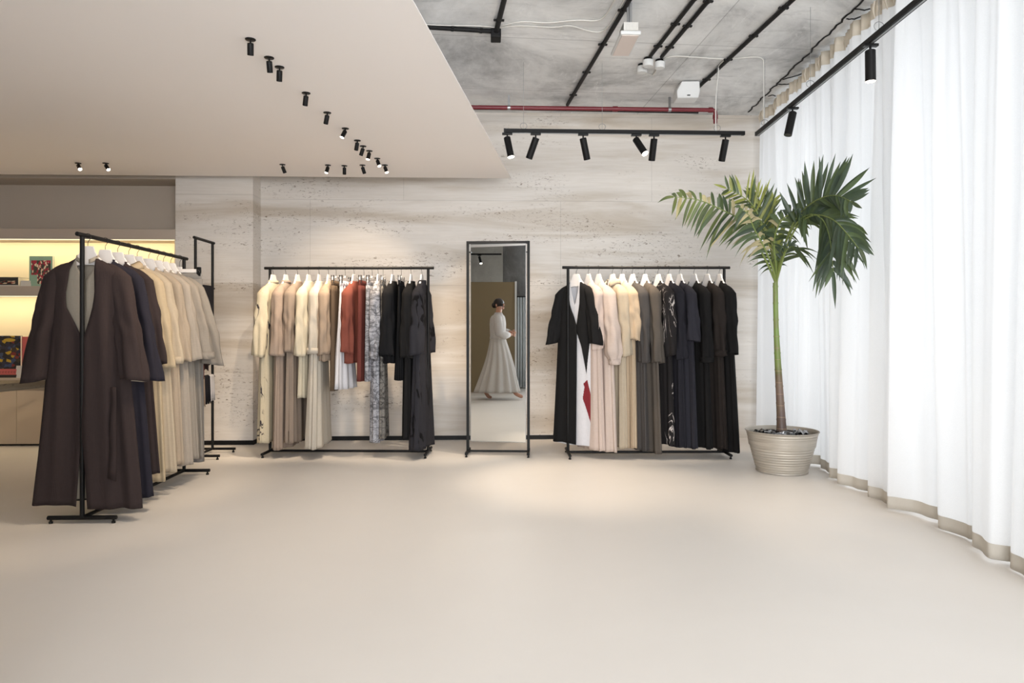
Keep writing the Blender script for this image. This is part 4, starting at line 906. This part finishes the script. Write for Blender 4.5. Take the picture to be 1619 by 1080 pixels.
# face: nose, lips, eyes, ears on a head turned slightly to the mirror
hc = Vector((.03, 0, 1.605)); fd = Vector((.80, .60*fy, 0)).normalized(); sdv = Vector((-fd.y, fd.x, 0))
def ell(mb, c, r, n=12, dirs=(fd, sdv, Vector((0,0,1)))):
    vs = []; fs = []
    for i in range(n//2+1):
        for j in range(n):
            a_, b_ = PI*i/(n//2), 2*PI*j/n; q = (math.sin(a_)*math.cos(b_)*r[0], math.sin(a_)*math.sin(b_)*r[1], math.cos(a_)*r[2]); vs.append(Vector(c)+dirs[0]*q[0]+dirs[1]*q[1]+dirs[2]*q[2])
    for i in range(n//2):
        for j in range(n): fs.append((i*n+j, (i+1)*n+j, (i+1)*n+(j+1) % n, i*n+(j+1) % n))
    mb.add(vs, fs); return mb
ell(ell(MB(), hc+fd*.088, (.016,.011,.024)), hc+fd*.075-Vector((0,0,.055)), (.02,.022,.02)).build('nose_and_chin', skin, pe, smooth=True)
for s in (-1, 1):
    ell(MB(), hc+fd*.078+sdv*.032*s+Vector((0,0,.018)), (.007,.013,.006)).build('eye', M['blackgloss'], pe, smooth=True)
    ell(MB(), hc+sdv*.078*s-fd*.01, (.018,.010,.030)).build('ear', skin, pe, smooth=True)
ell(MB(), hc+fd*.081-Vector((0,0,.032)), (.008,.022,.007)).build('lips', mat('lips', rgb(150, 84, 78), .5), pe, smooth=True)
hm = ell(MB(), hc-fd*.016+Vector((0,0,.030)), (.095,.088,.088), 20); ell(hm, hc-fd*.115+Vector((0,0,.0)), (.045,.045,.05), 14); hm.build('hair', hair, pe, smooth=True)
def loft(rows, n=64, nf=0, amp=0, ph=0):
    vs = []
    for k, (z, cx, cy, rx, ry) in enumerate(rows):
        t = k/(len(rows)-1)
        for j in range(n):
            a_ = 2*PI*j/n; q = amp*t*math.sin(nf*a_+ph+t*1.5); vs.append((cx+(rx+q)*math.cos(a_), cy+(ry+q)*math.sin(a_), z))
    return MB().add(vs, [(i*n+j, i*n+(j+1) % n, (i+1)*n+(j+1) % n, (i+1)*n+j) for i in range(len(rows)-1) for j in range(n)])
loft([(lerp(1.06,.13,i/20), .02*math.sin(i*.2), 0, lerp(.125,.37,(i/20)**1.1), lerp(.15,.26,(i/20))) for i in range(21)], 110, 13, .03).build('skirt', wh2, pe, smooth=True, angle=180, solid=.004)
bl = loft([(1.475,.012,0,.058,.062),(1.44,.01,0,.075,.10),(1.41,.005,0,.11,.17),(1.37,0,0,.125,.195),(1.28,0,0,.135,.175),(1.18,0,0,.13,.165),(1.08,0,0,.125,.155),(1.03,0,0,.135,.165)], 48, 9, .006).build('blouse', wh_, pe, smooth=True, angle=180, solid=.004)
for s, A_ in ((1, [(.0,.15*fy,1.395),(.01,.205*fy,1.30),(.03,.225*fy,1.13),(.12,.16*fy,1.09),(.20,.10*fy,1.10)]), (-1, [(.0,-.15*fy,1.395),(.02,-.20*fy,1.30),(.06,-.215*fy,1.14),(.15,-.14*fy,1.13),(.21,-.07*fy,1.14)])):
    MB().tube([(A_[0][0], A_[0][1]*.72, 1.425)]+A_, [.035,.072,.072,.074,.076,.040], 18, cap=False).build('sleeve', wh_, bl, smooth=True, angle=180, solid=.004)
# ================================================================ potted palm
PD = 5.87
def pp(px, py, dz=0): return at_d(px, py, PD+dz)
pc = at_z(1236, 745, 0); pcx = c2w((1236-CX)/F*PD, PD, 0)
pot = tag(empty('plant_pot', pcx), 'round ribbed zinc tub with a weathered grey-beige finish holding the palm', 'plant pot')
m_, t_, b_ = nt('weathered_zinc'); b_.inputs['Metallic'].default_value = .45; b_.inputs['Roughness'].default_value = .5
base = ramp(t_, noise(t_, mapping(t_, (2, 2, 90)), 1, 5, .7), [(.3, rgb(150, 143, 134)), (.5, rgb(178, 169, 156)), (.7, rgb(200, 193, 182))])
f_ = noise(t_, mapping(t_, (5, 5, 5)), 1, 5, .6); t_.links.new(mixc(t_, ramp(t_, f_, [(.4, g(0)), (.75, g(.5))]), base, rgb(190, 186, 178)), b_.inputs['Base Color'])
hgt, r0_, r1_ = .345, .205, .292
prof = [(.001,.004),(r0_-.01,.0),(r0_+.004,.004),(r0_+.004,.014)]
for i in range(61):
    u = i/60; prof.append((lerp(r0_, r1_-.006, u**.9)+.0016*math.sin(i*1.57), lerp(.018, hgt-.012, u)))
prof += [(r1_-.002, hgt-.010), (r1_+.002, hgt-.004), (r1_-.002, hgt), (r1_-.008, hgt-.003), (r1_-.012, hgt-.03), (r0_+.06, .22), (.001, .22)]
MB().lathe(prof, 72).build('tub', m_, pot, smooth=True, angle=70)
MB().tube([((r1_)*math.cos(k), (r1_)*math.sin(k), hgt-.001) for k in np.linspace(0, 2*PI, 73)], .004, 6).build('rim', m_, pot, smooth=True)
# dark mulch with crumpled plastic
rnd = random.Random(4); mb = MB()
nn = 26; R_ = r1_-.022
vs = [(0,0,hgt-.03)]; 
for i in range(1, 9):
    for j in range(nn): rr = R_*i/8; vs.append((rr*math.cos(2*PI*j/nn), rr*math.sin(2*PI*j/nn), hgt-.045+rnd.uniform(-.012, .02)*(1 if i < 8 else 0)+.02*math.exp(-(rr/.1)**2)))
fs = [(0, 1+j, 1+(j+1) % nn) for j in range(nn)] + [(1+(i-1)*nn+j, 1+i*nn+j, 1+i*nn+(j+1) % nn, 1+(i-1)*nn+(j+1) % nn) for i in range(1, 8) for j in range(nn)]
tag(MB().add([Vector(v)+pcx for v in vs], fs).build('potting_mulch', mat('dark_mulch', rgb(34, 30, 30), .7, bump=.6, scale=40, var=.3)), 'dark mulch filling the zinc tub around the palm trunk', 'mulch', kind='stuff')
pls = mat('crumpled_plastic', rgb(150, 150, 152), .2, var=.25, scale=25, spec=.8); bls = mat('black_plastic_sheet', rgb(28, 28, 30), .15, spec=.9)
for q, (ang, r_, m__, lab) in enumerate([(200, .15, bls, 'black crumpled plastic lying on the mulch left of the trunk'), (235, .14, pls, 'shiny grey crumpled plastic at the front left of the tub'), (290, .13, bls, 'black crumpled plastic in front of the trunk'), (340, .15, pls, 'shiny grey crumpled plastic at the right of the tub')]):
    n = 9; vs = []
    for i in range(n):
        for j in range(n): vs.append((lerp(-.10,.10,i/(n-1))+rnd.uniform(-.008,.008), lerp(-.055,.055,j/(n-1))+rnd.uniform(-.006,.006), .012+.022*math.sin(i*1.3+j*.8+q)*math.sin(j*1.1+q)+rnd.uniform(-.006,.008)))
    o = tag(MB().add(vs, [(i*n+j, (i+1)*n+j, (i+1)*n+j+1, i*n+j+1) for i in range(n-1) for j in range(n-1)]).build('plastic_sheet', m__, solid=.002), lab, 'plastic sheet')
    a_ = math.radians(ang); o.location = pcx+Vector((r_*math.cos(a_), r_*math.sin(a_), hgt-.022)); o.rotation_euler = (0,0,a_+PI/2)
# trunk
tb_ = pp(1236, 690); tb_.z = hgt-.05
TP = [tb_, pp(1235, 660), pp(1232, 610), pp(1229, 560), pp(1226.5, 500), pp(1226, 447)]
palm = tag(empty('potted_palm', TP[0]), 'tall slender palm with feathery fronds standing in the zinc tub by the curtain', 'palm')
inv = -TP[0]
def smooth_curve(P, it=3):
    for _ in range(it):
        Q = [P[0]]
        for a_, b2_ in zip(P[:-1], P[1:]): Q += [a_*.75+b2_*.25, a_*.25+b2_*.75]
        P = Q+[P[-1]]
    return P
T_ = smooth_curve(TP, 3); seg = []
def resample(P, n):
    L = [0]
    for a_, b2_ in zip(P[:-1], P[1:]): L.append(L[-1]+(b2_-a_).length)
    out = []; j = 0
    for i in range(n+1):
        s = L[-1]*i/n
        while j < len(P)-2 and L[j+1] < s: j += 1
        f = 0 if L[j+1] == L[j] else (s-L[j])/(L[j+1]-L[j]); out.append(P[j].lerp(P[j+1], min(1, max(0, f))))
    return out, L[-1]
T_, tl = resample(T_, 120)
rr = []
for i in range(121):
    u = i/120; r = lerp(.038, .021, min(1, u*1.4)) + (.012*math.exp(-u*18))
    if i % 13 == 0: r += .0025
    rr.append(r)
m_, t_, b_ = nt('palm_trunk'); b_.inputs['Roughness'].default_value = .5
tc = N(t_, 'ShaderNodeTexCoord'); se = N(t_, 'ShaderNodeSeparateXYZ'); t_.links.new(tc.outputs['Object'], se.inputs[0])
col = ramp(t_, (lambda mr_: (t_.links.new(se.outputs[2], mr_.inputs[0]), mr_.outputs[0])[1])((lambda x: (setattr(x.inputs[2], 'default_value', 1.5), x)[1])(N(t_, 'ShaderNodeMapRange'))), [(0, rgb(78, 62, 56)), (.28, rgb(112, 92, 82)), (.34, rgb(96, 82, 60)), (.40, rgb(106, 128, 62)), (.72, rgb(120, 142, 74)), (1, rgb(128, 146, 84))])
nz = noise(t_, mapping(t_, (12, 12, 8)), 1, 5, .6); t_.links.new(mixc(t_, ramp(t_, nz, [(.45, g(0)), (.7, g(.6))]), col, rgb(120, 106, 80)), b_.inputs['Base Color'])
MB().tube([p+inv for p in T_], rr, 18).build('trunk', m_, palm, smooth=True)
ring = MB()
for i in range(6, 80, 9): ring.tube([T_[i]+inv-Vector((0,0,.002)), T_[i]+inv+Vector((0,0,.002))], rr[i]+.001, 18)
ring.build('trunk_rings', mat('trunk_ring', rgb(150, 126, 104), .7, var=.1), palm)
# fronds
def leafmat(name, c, tr=.25):
    m, t, b = nt(name); b.inputs['Roughness'].default_value = .42; b.inputs['Specular IOR Level'].default_value = .5
    f = noise(t, mapping(t, (10, 10, 10)), 1, 3); cc = ramp(t, f, [(.3, tuple(x*.7 for x in c[:3])+(1,)), (.7, tuple(min(1, x*1.25) for x in c[:3])+(1,))]); t.links.new(cc, b.inputs['Base Color'])
    tl_ = N(t, 'ShaderNodeBsdfTranslucent'); t.links.new(mixc(t, .35, cc, rgb(176, 190, 90)), tl_.inputs[0]); mx = N(t, 'ShaderNodeMixShader'); mx.inputs[0].default_value = tr
    o = t.nodes['Material Output']; t.links.new(b.outputs[0], mx.inputs[1]); t.links.new(tl_.outputs[0], mx.inputs[2]); t.links.new(mx.outputs[0], o.inputs[0]); return m
LG = leafmat('leaf_green', rgb(76, 92, 62)); LD = leafmat('leaf_dark', rgb(54, 70, 56)); LY = leafmat('leaf_yellow', rgb(166, 170, 92), .4); LB = leafmat('leaf_dry', rgb(172, 160, 124), .2); stem = mat('rachis', rgb(120, 134, 70), .5, var=.1)
Rv, Uv, Fv = c2w(1,0,0), Vector((0,0,1)), c2w(0,1,0)
def leaflet(mb, b, d, l, w, droop, mi, rnd, curl=0):
    n = 8; d = d.normalized(); vs = []; side = d.cross(Fv*.8+Uv*.35+Rv*rnd.uniform(-.5,.5)).normalized()
    for i in range(n+1):
        s = i/n; p = b+d*l*s*(1-.25*abs(droop)*s)+Vector((0,0,-1))*droop*l*s**2+side*curl*l*s*s
        wd = w*.5*(math.sin(PI*min(1, .12+s*.95))**.6 if s < .93 else .25*(1-s)/.07+.02)
        nrm_ = d.cross(side).normalized(); vs += [p-side*wd+nrm_*wd*.35, p, p+side*wd+nrm_*wd*.35]
    mb.add(vs, [q for i in range(n) for q in ((i*3, i*3+1, i*3+4, i*3+3), (i*3+1, i*3+2, i*3+5, i*3+4))], mi)
def frond(pts, nl, llen, up, dn, droop, w=.03, seed=0, mats=(0, 1), s0=.25, dry=0, mix=.35, lenf=None, tip=1.0):
    """pts: (px, py, depth offset) along the rachis; up / dn: (angle to the tangent in degrees, share of depth) of the two leaflet rows"""
    rnd = random.Random(seed); P = smooth_curve([pp(x, y, min(z, 2.24*1100/max(1, x-CX)-PD)) for x, y, z in pts], 3); P, Ln = resample(P, 60)
    mb = MB(); rm = MB().tube([p+inv for p in P], [lerp(.011, .0025, (i/60)**.8) for i in range(61)], 7)
    for i in range(nl):
        s = s0+(1-s0)*(i+.5)/nl; k = int(s*60); t = (P[min(60, k+1)]-P[max(0, k-1)]).normalized(); b = P[min(k, 60)]
        vr = (b-Vector((0,0,CAMZ))).normalized(); t = (t-vr*t.dot(vr)*.85).normalized(); ip = (t.cross(vr)).normalized(); ip = ip if ip.z > 0 else -ip            # in-plane perpendicular, upward
        for row, (ang, dep, lf) in ((0, up), (1, dn)):
            if lf == 0: continue
            a_ = math.radians(ang+rnd.uniform(-9, 9)); sg_ = 1 if row == 0 else -1
            dv = t*math.cos(a_)+(ip*sg_*(1-abs(dep))+Fv*dep*rnd.uniform(.5, 1.2)).normalized()*math.sin(a_)
            prof_ = math.sin(PI*min(1, .22+.72*(s-s0)/(1-s0)))**.6
            l = llen*lf*prof_*rnd.uniform(.82, 1.15)*(lenf(s) if lenf else 1)
            mi = mats[0] if rnd.random() > mix else mats[1]
            if dry and rnd.random() < dry: mi = 3
            leaflet(mb, b+inv, dv, l, w*rnd.uniform(.8, 1.25), droop*rnd.uniform(.5, 1.4), mi, rnd, rnd.uniform(-.08, .08))
    leaflet(mb, P[-1]+inv, (P[-1]-P[-4]), llen*.5*tip, w*.8, droop, mats[0], rnd)
    for i_, v in enumerate(mb.v):                       # leaflets rest against the curtain instead of passing through it
        w_ = Vector(v)-inv; X = w_.x*cs-w_.y*sn; Z = w_.x*sn+w_.y*cs; lim = 2.50+(Z-2.4)*.034-.10
        if X > lim: X2 = lim + .02*math.tanh((X-lim)*2); q_ = c2w(X2, Z-(X-X2)*.6, w_.z)+inv; mb.v[i_] = tuple(q_)
    f = mb.build('frond', [LG, LD, LY, LB], palm, smooth=True, angle=60); rm.build('rachis', stem, f, smooth=True)
Z3 = lambda x, y: (1030+x/4.0, 240+y/4.0)
def ZP(l): return [Z3(x, y)+(z,) for x, y, z in l]
C0 = (787, 830, 0)
frond(ZP([C0, (745, 730, -.02), (690, 620, -.06), (630, 500, -.10), (560, 420, -.14), (430, 360, -.18), (300, 300, -.22), (140, 285, -.24)]), 20, .30, (62, .3, .75), (68, -.35, 1.0), .42, .034, 1, (0, 1), .36, dry=.22)
frond(ZP([C0, (775, 700, .02), (740, 560, .06), (690, 430, .10), (640, 330, .12), (560, 270, .10), (470, 230, .05)]), 15, .27, (48, .2, 1.1), (60, .5, .7), .10, .026, 2, (2, 0), .45, mix=.4)
frond(ZP([C0, (780, 700, .04), (745, 560, .09), (715, 440, .12), (690, 330, .15), (665, 250, .16)]), 15, .25, (28, .2, 1.0), (32, -.2, 1.0), .0, .024, 3, (2, 0), .38, mix=.45)
frond(ZP([C0, (795, 700, .03), (790, 600, .07), (760, 480, .12), (745, 380, .16), (770, 300, .2)]), 12, .22, (25, .2, 1.0), (30, -.2, .9), .0, .024, 4, (0, 2), .3, mix=.4)
frond(ZP([C0, (815, 690, -.02), (850, 560, -.05), (905, 430, -.08), (985, 340, -.10), (1080, 285, -.10), (1180, 270, -.12), (1270, 320, -.16)]), 23, .29, (54, .12, 1.1), (60, -.3, .8), .02, .034, 5, (1, 0), .38)
frond(ZP([C0, (820, 680, .02), (850, 560, .0), (920, 440, -.04), (1010, 385, -.08), (1085, 420, -.10), (1125, 520, -.12), (1140, 640, -.14), (1150, 760, -.15)]), 22, .38, (48, .3, .95), (40, -.3, .85), .50, .034, 6, (1, 0), .40)
frond(ZP([C0, (825, 690, -.04), (870, 560, -.10), (930, 450, -.15), (1030, 390, -.18), (1150, 420, -.2), (1240, 520, -.22), (1310, 610, -.24)]), 18, .30, (45, .3, .8), (52, -.3, 1.0), .45, .034, 7, (1, 0), .42)
frond(ZP([C0, (790, 720, -.04), (770, 600, -.10), (790, 480, -.18), (850, 400, -.28), (930, 380, -.38), (980, 420, -.46)]), 14, .24, (60, .4, .8), (60, -.3, 1.0), .5, .036, 8, (0, 1), .38, dry=.15)
frond(ZP([C0, (770, 740, -.04), (730, 640, -.10), (690, 560, -.18), (640, 470, -.26), (620, 400, -.34), (560, 350, -.4)]), 13, .22, (60, .4, .8), (66, -.3, 1.0), .55, .036, 9, (0, 1), .36, dry=.35)
frond(ZP([C0, (800, 740, -.03), (830, 660, -.08), (870, 600, -.10), (900, 600, -.12)]), 9, .30, (50, .3, .7), (40, -.3, 1.1), .65, .026, 10, (1, 0), .35)
frond(ZP([C0, (785, 760, .03), (760, 680, .08), (735, 610, .12), (720, 560, .14)]), 9, .22, (60, .3, .9), (60, -.3, 1.0), .5, .026, 11, (1, 0), .3)
cr = MB()
for k, (x, y, z) in enumerate([(760, 560, .02), (790, 520, -.03), (825, 540, .03), (775, 470, .05), (840, 470, -.05)]):
    q = smooth_curve([pp(*Z3(787, 830)), pp(*Z3(787+(x-787)*.4, 700), dz=z*.5), pp(*Z3(x, y), dz=z)], 2); cr.tube([p+inv for p in q], [lerp(.017, .007, i/(len(q)-1)) for i in range(len(q))], 8)
cr.build('crownshaft', stem, palm, smooth=True)
# ================================================================ shelving niche on the left
zy = lambda y: at_y(140, y, PIERY).z
SH = tag(empty('wall_shelving', (NX, PIERY, 0)), 'greige built-in shelving with warm lit back panel at the left', 'shelving')
W_ = XL-NX+.001; dpt = NB-PIERY-.02
def shelfbox(nm, z0, z1, m, y0=0, y1=None): return MB().box(W_, -.002, y0, dpt if y1 is None else y1, z0, z1).build(nm, m, SH, bevel=.002)
z_t1, z_t0 = zy(362), zy(378); z_s1, z_s0 = zy(452.5), zy(468); z_c1, z_c0 = zy(597.5), zy(614.5)
shelfbox('fascia', z_t0, z_t1, M['shelf']); shelfbox('shelf', z_s0, z_s1, M['shelf'])
MB().box(W_, -.002, dpt-.012, dpt, z_c1, z_s0).box(W_, -.002, dpt-.012, dpt, z_s1, z_t0).build('back_panel', M['niche'], SH)
MB().box(-.012, -.002, 0.004, dpt-.012, z_c1, z_s0).box(-.012, -.002, 0.004, dpt-.012, z_s1, z_t0).build('end_panel', M['niche'], SH)
for z in (z_t0, z_s0):
    MB().box(W_, -.014, .012, .024, z-.008, z-.0005).build('led_strip', M['led'], SH)
    l = bpy.data.lights.new('led_light', 'AREA'); l.shape = 'RECTANGLE'; l.size = -W_-.05; l.size_y = .02; l.energy = 7; l.color = (1, .83, .50)
    o = bpy.data.objects.new('led_light', l); COL.objects.link(o); o.location = (NX+W_/2, PIERY+.05, z-.012); o.rotation_euler = (math.radians(38), 0, 0)
wt = tag(MB().box(XL, NX-.002, PIERY-.005, NB-.02, z_c0, z_c1).build('worktop', M['shelf'], bevel=.003), 'greige worktop under the book display', 'worktop')
xs = [at_y(26, 650, PIERY).x]; xs = [xs[0]-2.2, xs[0]-1.1, xs[0], NX-.004]
xs[0] = max(xs[0], XL+.01); xs[1] = max(xs[1], XL+.6)
for i in range(3):
    x0, x1 = xs[i]+.0015, xs[i+1]-.0015
    c = tag(empty('base_cabinet', (x0, PIERY, 0)), ['flat-fronted greige base cabinet, leftmost under the worktop', 'flat-fronted greige base cabinet at the left picture edge', 'flat-fronted greige base cabinet behind the near clothes rack'][i], 'cabinet')
    MB().box(0, x1-x0, .02, NB-PIERY-.02, .02, z_c0-.001).build('carcass', M['cab'], c); MB().box(0, x1-x0, 0, .018, .02, z_c0-.02).build('door', M['cab'], c, bevel=.002)
    MB().box(0, x1-x0, .05, .06, 0, .02).build('plinth', M['black'], c)
# books
def book(label, x, y, z, w, h, th, cover, rz=0, lying=False, art=None, pages=None, grp='books and cards displayed in the lit niche'):
    o = tag(empty('book', (x, y, z), rz), label, 'book', grp)
    pg = mat('paper', rgb(232, 224, 206), .8, var=.04, scale=60) if 'paper' not in bpy.data.materials else bpy.data.materials['paper']
    if lying:
        MB().box(0, w, 0, h, 0, .0018).box(0, w, 0, h, th-.0018, th).box(0, w, -.0015, .0, 0, th).build('cover', cover, o); MB().box(.003, w-.003, .001, h-.004, .0018, th-.0018).build('pages', pg, o)
    else:
        MB().box(0, w, 0, .002, 0, h).box(0, w, th-.002, th, 0, h).box(-.0015, 0, 0, th, 0, h).build('cover', cover, o); MB().box(.001, w-.003, .002, th-.002, .003, h-.003).build('pages', pg, o)
    if art: art(o)
    return o
BY = PIERY+.06
def wx(px, y=500, Y=None): return at_y(px, y, Y or BY).x
def wz(py, px=50, Y=None): return at_y(px, py, Y or BY).z
teal = mat('teal_cover', rgb(140, 172, 150), .5, var=.02); pink = mat('pink_cover', rgb(196, 96, 92), .55, var=.02); dark = mat('dark_cover', rgb(40, 38, 38), .5)
def patt(name, cols, scale=40, stretch=(1,1,1)):
    m, t, b = nt(name); b.inputs['Roughness'].default_value = .6; v = N(t, 'ShaderNodeTexVoronoi'); v.inputs['Scale'].default_value = scale
    mp = mapping(t, stretch); t.links.new(mp, v.inputs['Vector']); sep = N(t, 'ShaderNodeSeparateColor'); t.links.new(v.outputs['Color'], sep.inputs[0])
    r = ramp(t, sep.outputs[0], [(i/len(cols), c) for i, c in enumerate(cols)]); t.nodes[-1].color_ramp.interpolation = 'CONSTANT' if hasattr(t.nodes[-1], 'color_ramp') else 'LINEAR'
    t.links.new(r, b.inputs['Base Color']); return m
kim = patt('printed_robe', [rgb(168, 36, 60), rgb(70, 62, 50), rgb(226, 206, 176), rgb(168, 36, 60), rgb(58, 60, 52)], 70, (1, 1, .6)); paint = patt('abstract_print', [rgb(30, 28, 30), rgb(46, 44, 60), rgb(30, 28, 30), rgb(186, 150, 40), rgb(120, 40, 36), rgb(60, 72, 100), rgb(36, 32, 30), rgb(60, 50, 40)], 26, (1, 1, 1.4))
x0, x1, z0, z1 = wx(46.5), wx(83), z_s1, wz(405)
w, h = x1-x0, z1-z0
def tart(o):
    P_ = [(.08,.86),(.92,.86),(.92,.38),(.70,.38),(.70,.08),(.34,.08),(.34,.38),(.08,.38)]
    MB().add([(a_*w, -.0012, b2_*h) for a_, b2_ in P_]+[(a_*w, 0, b2_*h) for a_, b2_ in P_], [(0,7,6,5,4,3,2,1)]+[(i, (i+1) % 8, (i+1) % 8+8, i+8) for i in range(8)]).build('printed_robe', kim, o)
    for k in range(7): pass
    MB().box(w*.42, w*.60, -.001, 0, h*.935, h*.95).build('title', ink, o)
book('teal book with a red patterned robe on its cover, standing on the upper shelf', x0, BY, z0, w, h, .03, teal, art=tart)
def sp1(o): MB().box(0.02, .42, -.003, -.0016, .012, .045).build('spine_art', patt('spine_pattern', [rgb(30,28,28), rgb(150,60,50), rgb(200,180,150), rgb(30,28,28)], 60, (.4, 1, 1.6)), o)
xr = wx(31); hh = wz(438.5)-z_s1
book('thick dark book with patterned spine lying flat on the upper shelf', xr-.45, BY-.02, z_s1+.012, .45, .26, hh-.012, dark, lying=True, art=sp1)
book('thin pale book lying flat under the dark patterned one', xr-.47, BY-.02, z_s1, .475, .27, .012, M['cable'], lying=True)
book('white paperback lying flat beside the teal book, upper of two', xr+.012, BY+.0, z_s1+.031, .10, .2, .028, M['cable'], lying=True); book('white paperback lying flat beside the teal book, lower of two', xr+.010, BY, z_s1, .105, .2, .031, M['cable'], lying=True)
# lower compartment
x0 = wx(-12); x1 = wx(33.5); z1 = wz(531); w2, h2 = x1-x0, z1-z_c1
def part_(o):
    MB().box(.0, w2, -.0012, 0, h2*.22, h2).build('cover_art', paint, o); MB().box(0, w2, -.0014, 0, h2*.07, h2*.21).build('red_band', pink, o)
    MB().add([(w2*.62+.05*math.cos(k)*1.2, -.0016-.0002*(j), h2*.9+.018*math.sin(k)) for j in range(1) for k in np.linspace(0, 2*PI, 20, endpoint=False)], [tuple(range(20))]).build('yellow_shape', mat('mustard', rgb(190, 156, 48), .6), o)
    mb = MB()
    for k in range(7): mb.tube([(w2*(.2+.1*k)+.008*math.cos(t), -.002, h2*.135+.008*math.sin(t)) for t in np.linspace(.3, 5.6, 10)], .0016, 5)
    mb.build('cover_lettering', dark, o)
book('large dark book with a colourful abstract cover and red band at the left picture edge', x0, BY-.01, z_c1, w2, h2, .03, dark, art=part_)
nb = 7; zp1 = wz(578); thb = (zp1-z_c1)/nb; xa_, xb_ = wx(27.5), wx(68)
for k in range(nb):
    def spn(o, k=k): MB().box((xb_-xa_)*.36, (xb_-xa_)*.64, -.0022, -.0016, thb*.3, thb*.7).box((xb_-xa_)*.86, (xb_-xa_)*.94, -.0022, -.0016, thb*.25, thb*.75).build('spine_lettering', ink, o)
    book(['lowest', 'second lowest', 'third lowest', 'middle', 'third highest', 'second highest', 'topmost'][k]+' pale paperback in the left pile under the pink book', xa_+.003*math.sin(k*2.1), BY-.015, z_c1+k*thb, xb_-xa_, .2, thb-.0006, M['cable'], lying=True, art=spn, grp='paperbacks in the left pile')
xc_, xd_ = wx(69.5), wx(90)
for k in range(6): book(['lowest', 'second lowest', 'third lowest', 'fourth lowest', 'second highest', 'topmost'][k]+' cream paperback in the right pile behind the brown coat', xc_+.004*math.sin(k*1.7), BY-.01, z_c1+k*thb, xd_-xc_, .19, thb-.0006, bpy.data.materials['paper'], lying=True, grp='paperbacks in the right pile')
x0 = wx(34.5); x1 = wx(73); w3 = x1-x0; h3 = wz(532.5)-zp1
def pk(o):
    MB().box(w3*.31, w3*.72, -.0014, 0, h3*.40, h3*.84).build('photo_border', M['cable'], o); MB().box(w3*.34, w3*.69, -.0018, 0, h3*.42, h3*.82).build('cover_photo', patt('bw_photo', [rgb(30,30,30), rgb(70,68,66), rgb(40,40,40), rgb(120,116,110)], 60), o)
    mb = MB()
    for (zc_, xa2, xb2) in ((.32,.25,.78), (.22,.38,.66), (.16,.42,.62), (.91,.38,.6)):
        x = xa2
        while x < xb2: mb.box(w3*x, w3*(x+.03), -.0014, 0, h3*zc_, h3*(zc_+.018)); x += .042
    mb.build('cover_lettering', mat('dark_red_ink', rgb(120, 50, 50), .6), o)
book('pink book with a small dark photograph standing on the pile of paperbacks', x0, BY+.01, zp1+.0005, w3, h3, .02, pink, art=pk)
bx0, bx1 = wx(56.5, Y=BY+.12), wx(80, Y=BY+.12)
o = tag(MB().box(bx0, bx1, BY+.12, BY+.17, z_c1, wz(523, Y=BY+.12)).box(bx0+.02, bx1-.03, BY+.125, BY+.165, wz(523, Y=BY+.12)-.0, wz(521.5, Y=BY+.12)).build('card_box', dark, bevel=.002), 'small black box standing behind the pink book', 'box')
# stone-topped table at the left edge
tz1, tz0 = .80, .742; q = at_z(75, 601, tz1); q2_ = at_z(0, 607.5, tz1); dv = (q2_-q).normalized(); sd2 = Vector((-abs(dv.y), dv.x if dv.x < 0 else -dv.x, 0))
tb2 = tag(empty('stone_table', (q.x, q.y, 0)), 'table with a rough-edged travertine slab top at the left picture edge', 'table')
w_ = Vector((-1, -.02, 0)); p4 = [Vector((0,0,0)), dv*1.7, dv*1.7+w_*1.15, w_*1.15]
top_ = MB().add([(v.x, v.y, z-0) for z in (tz0, tz1) for v in p4], [(0,1,2,3),(7,6,5,4),(0,4,5,1),(1,5,6,2),(2,6,7,3),(3,7,4,0)])
top_.build('slab', travertine('brown_travertine', rgb(158, 146, 128), rgb(80, 68, 56)), tb2, bevel=.004)
cpt = (p4[0]+p4[1]+p4[2]+p4[3])/4+w_*.2
MB().box(cpt.x-.18, cpt.x+.18, cpt.y-.45, cpt.y+.45, 0, tz0).build('pedestal', M['shelf'], tb2, bevel=.006)
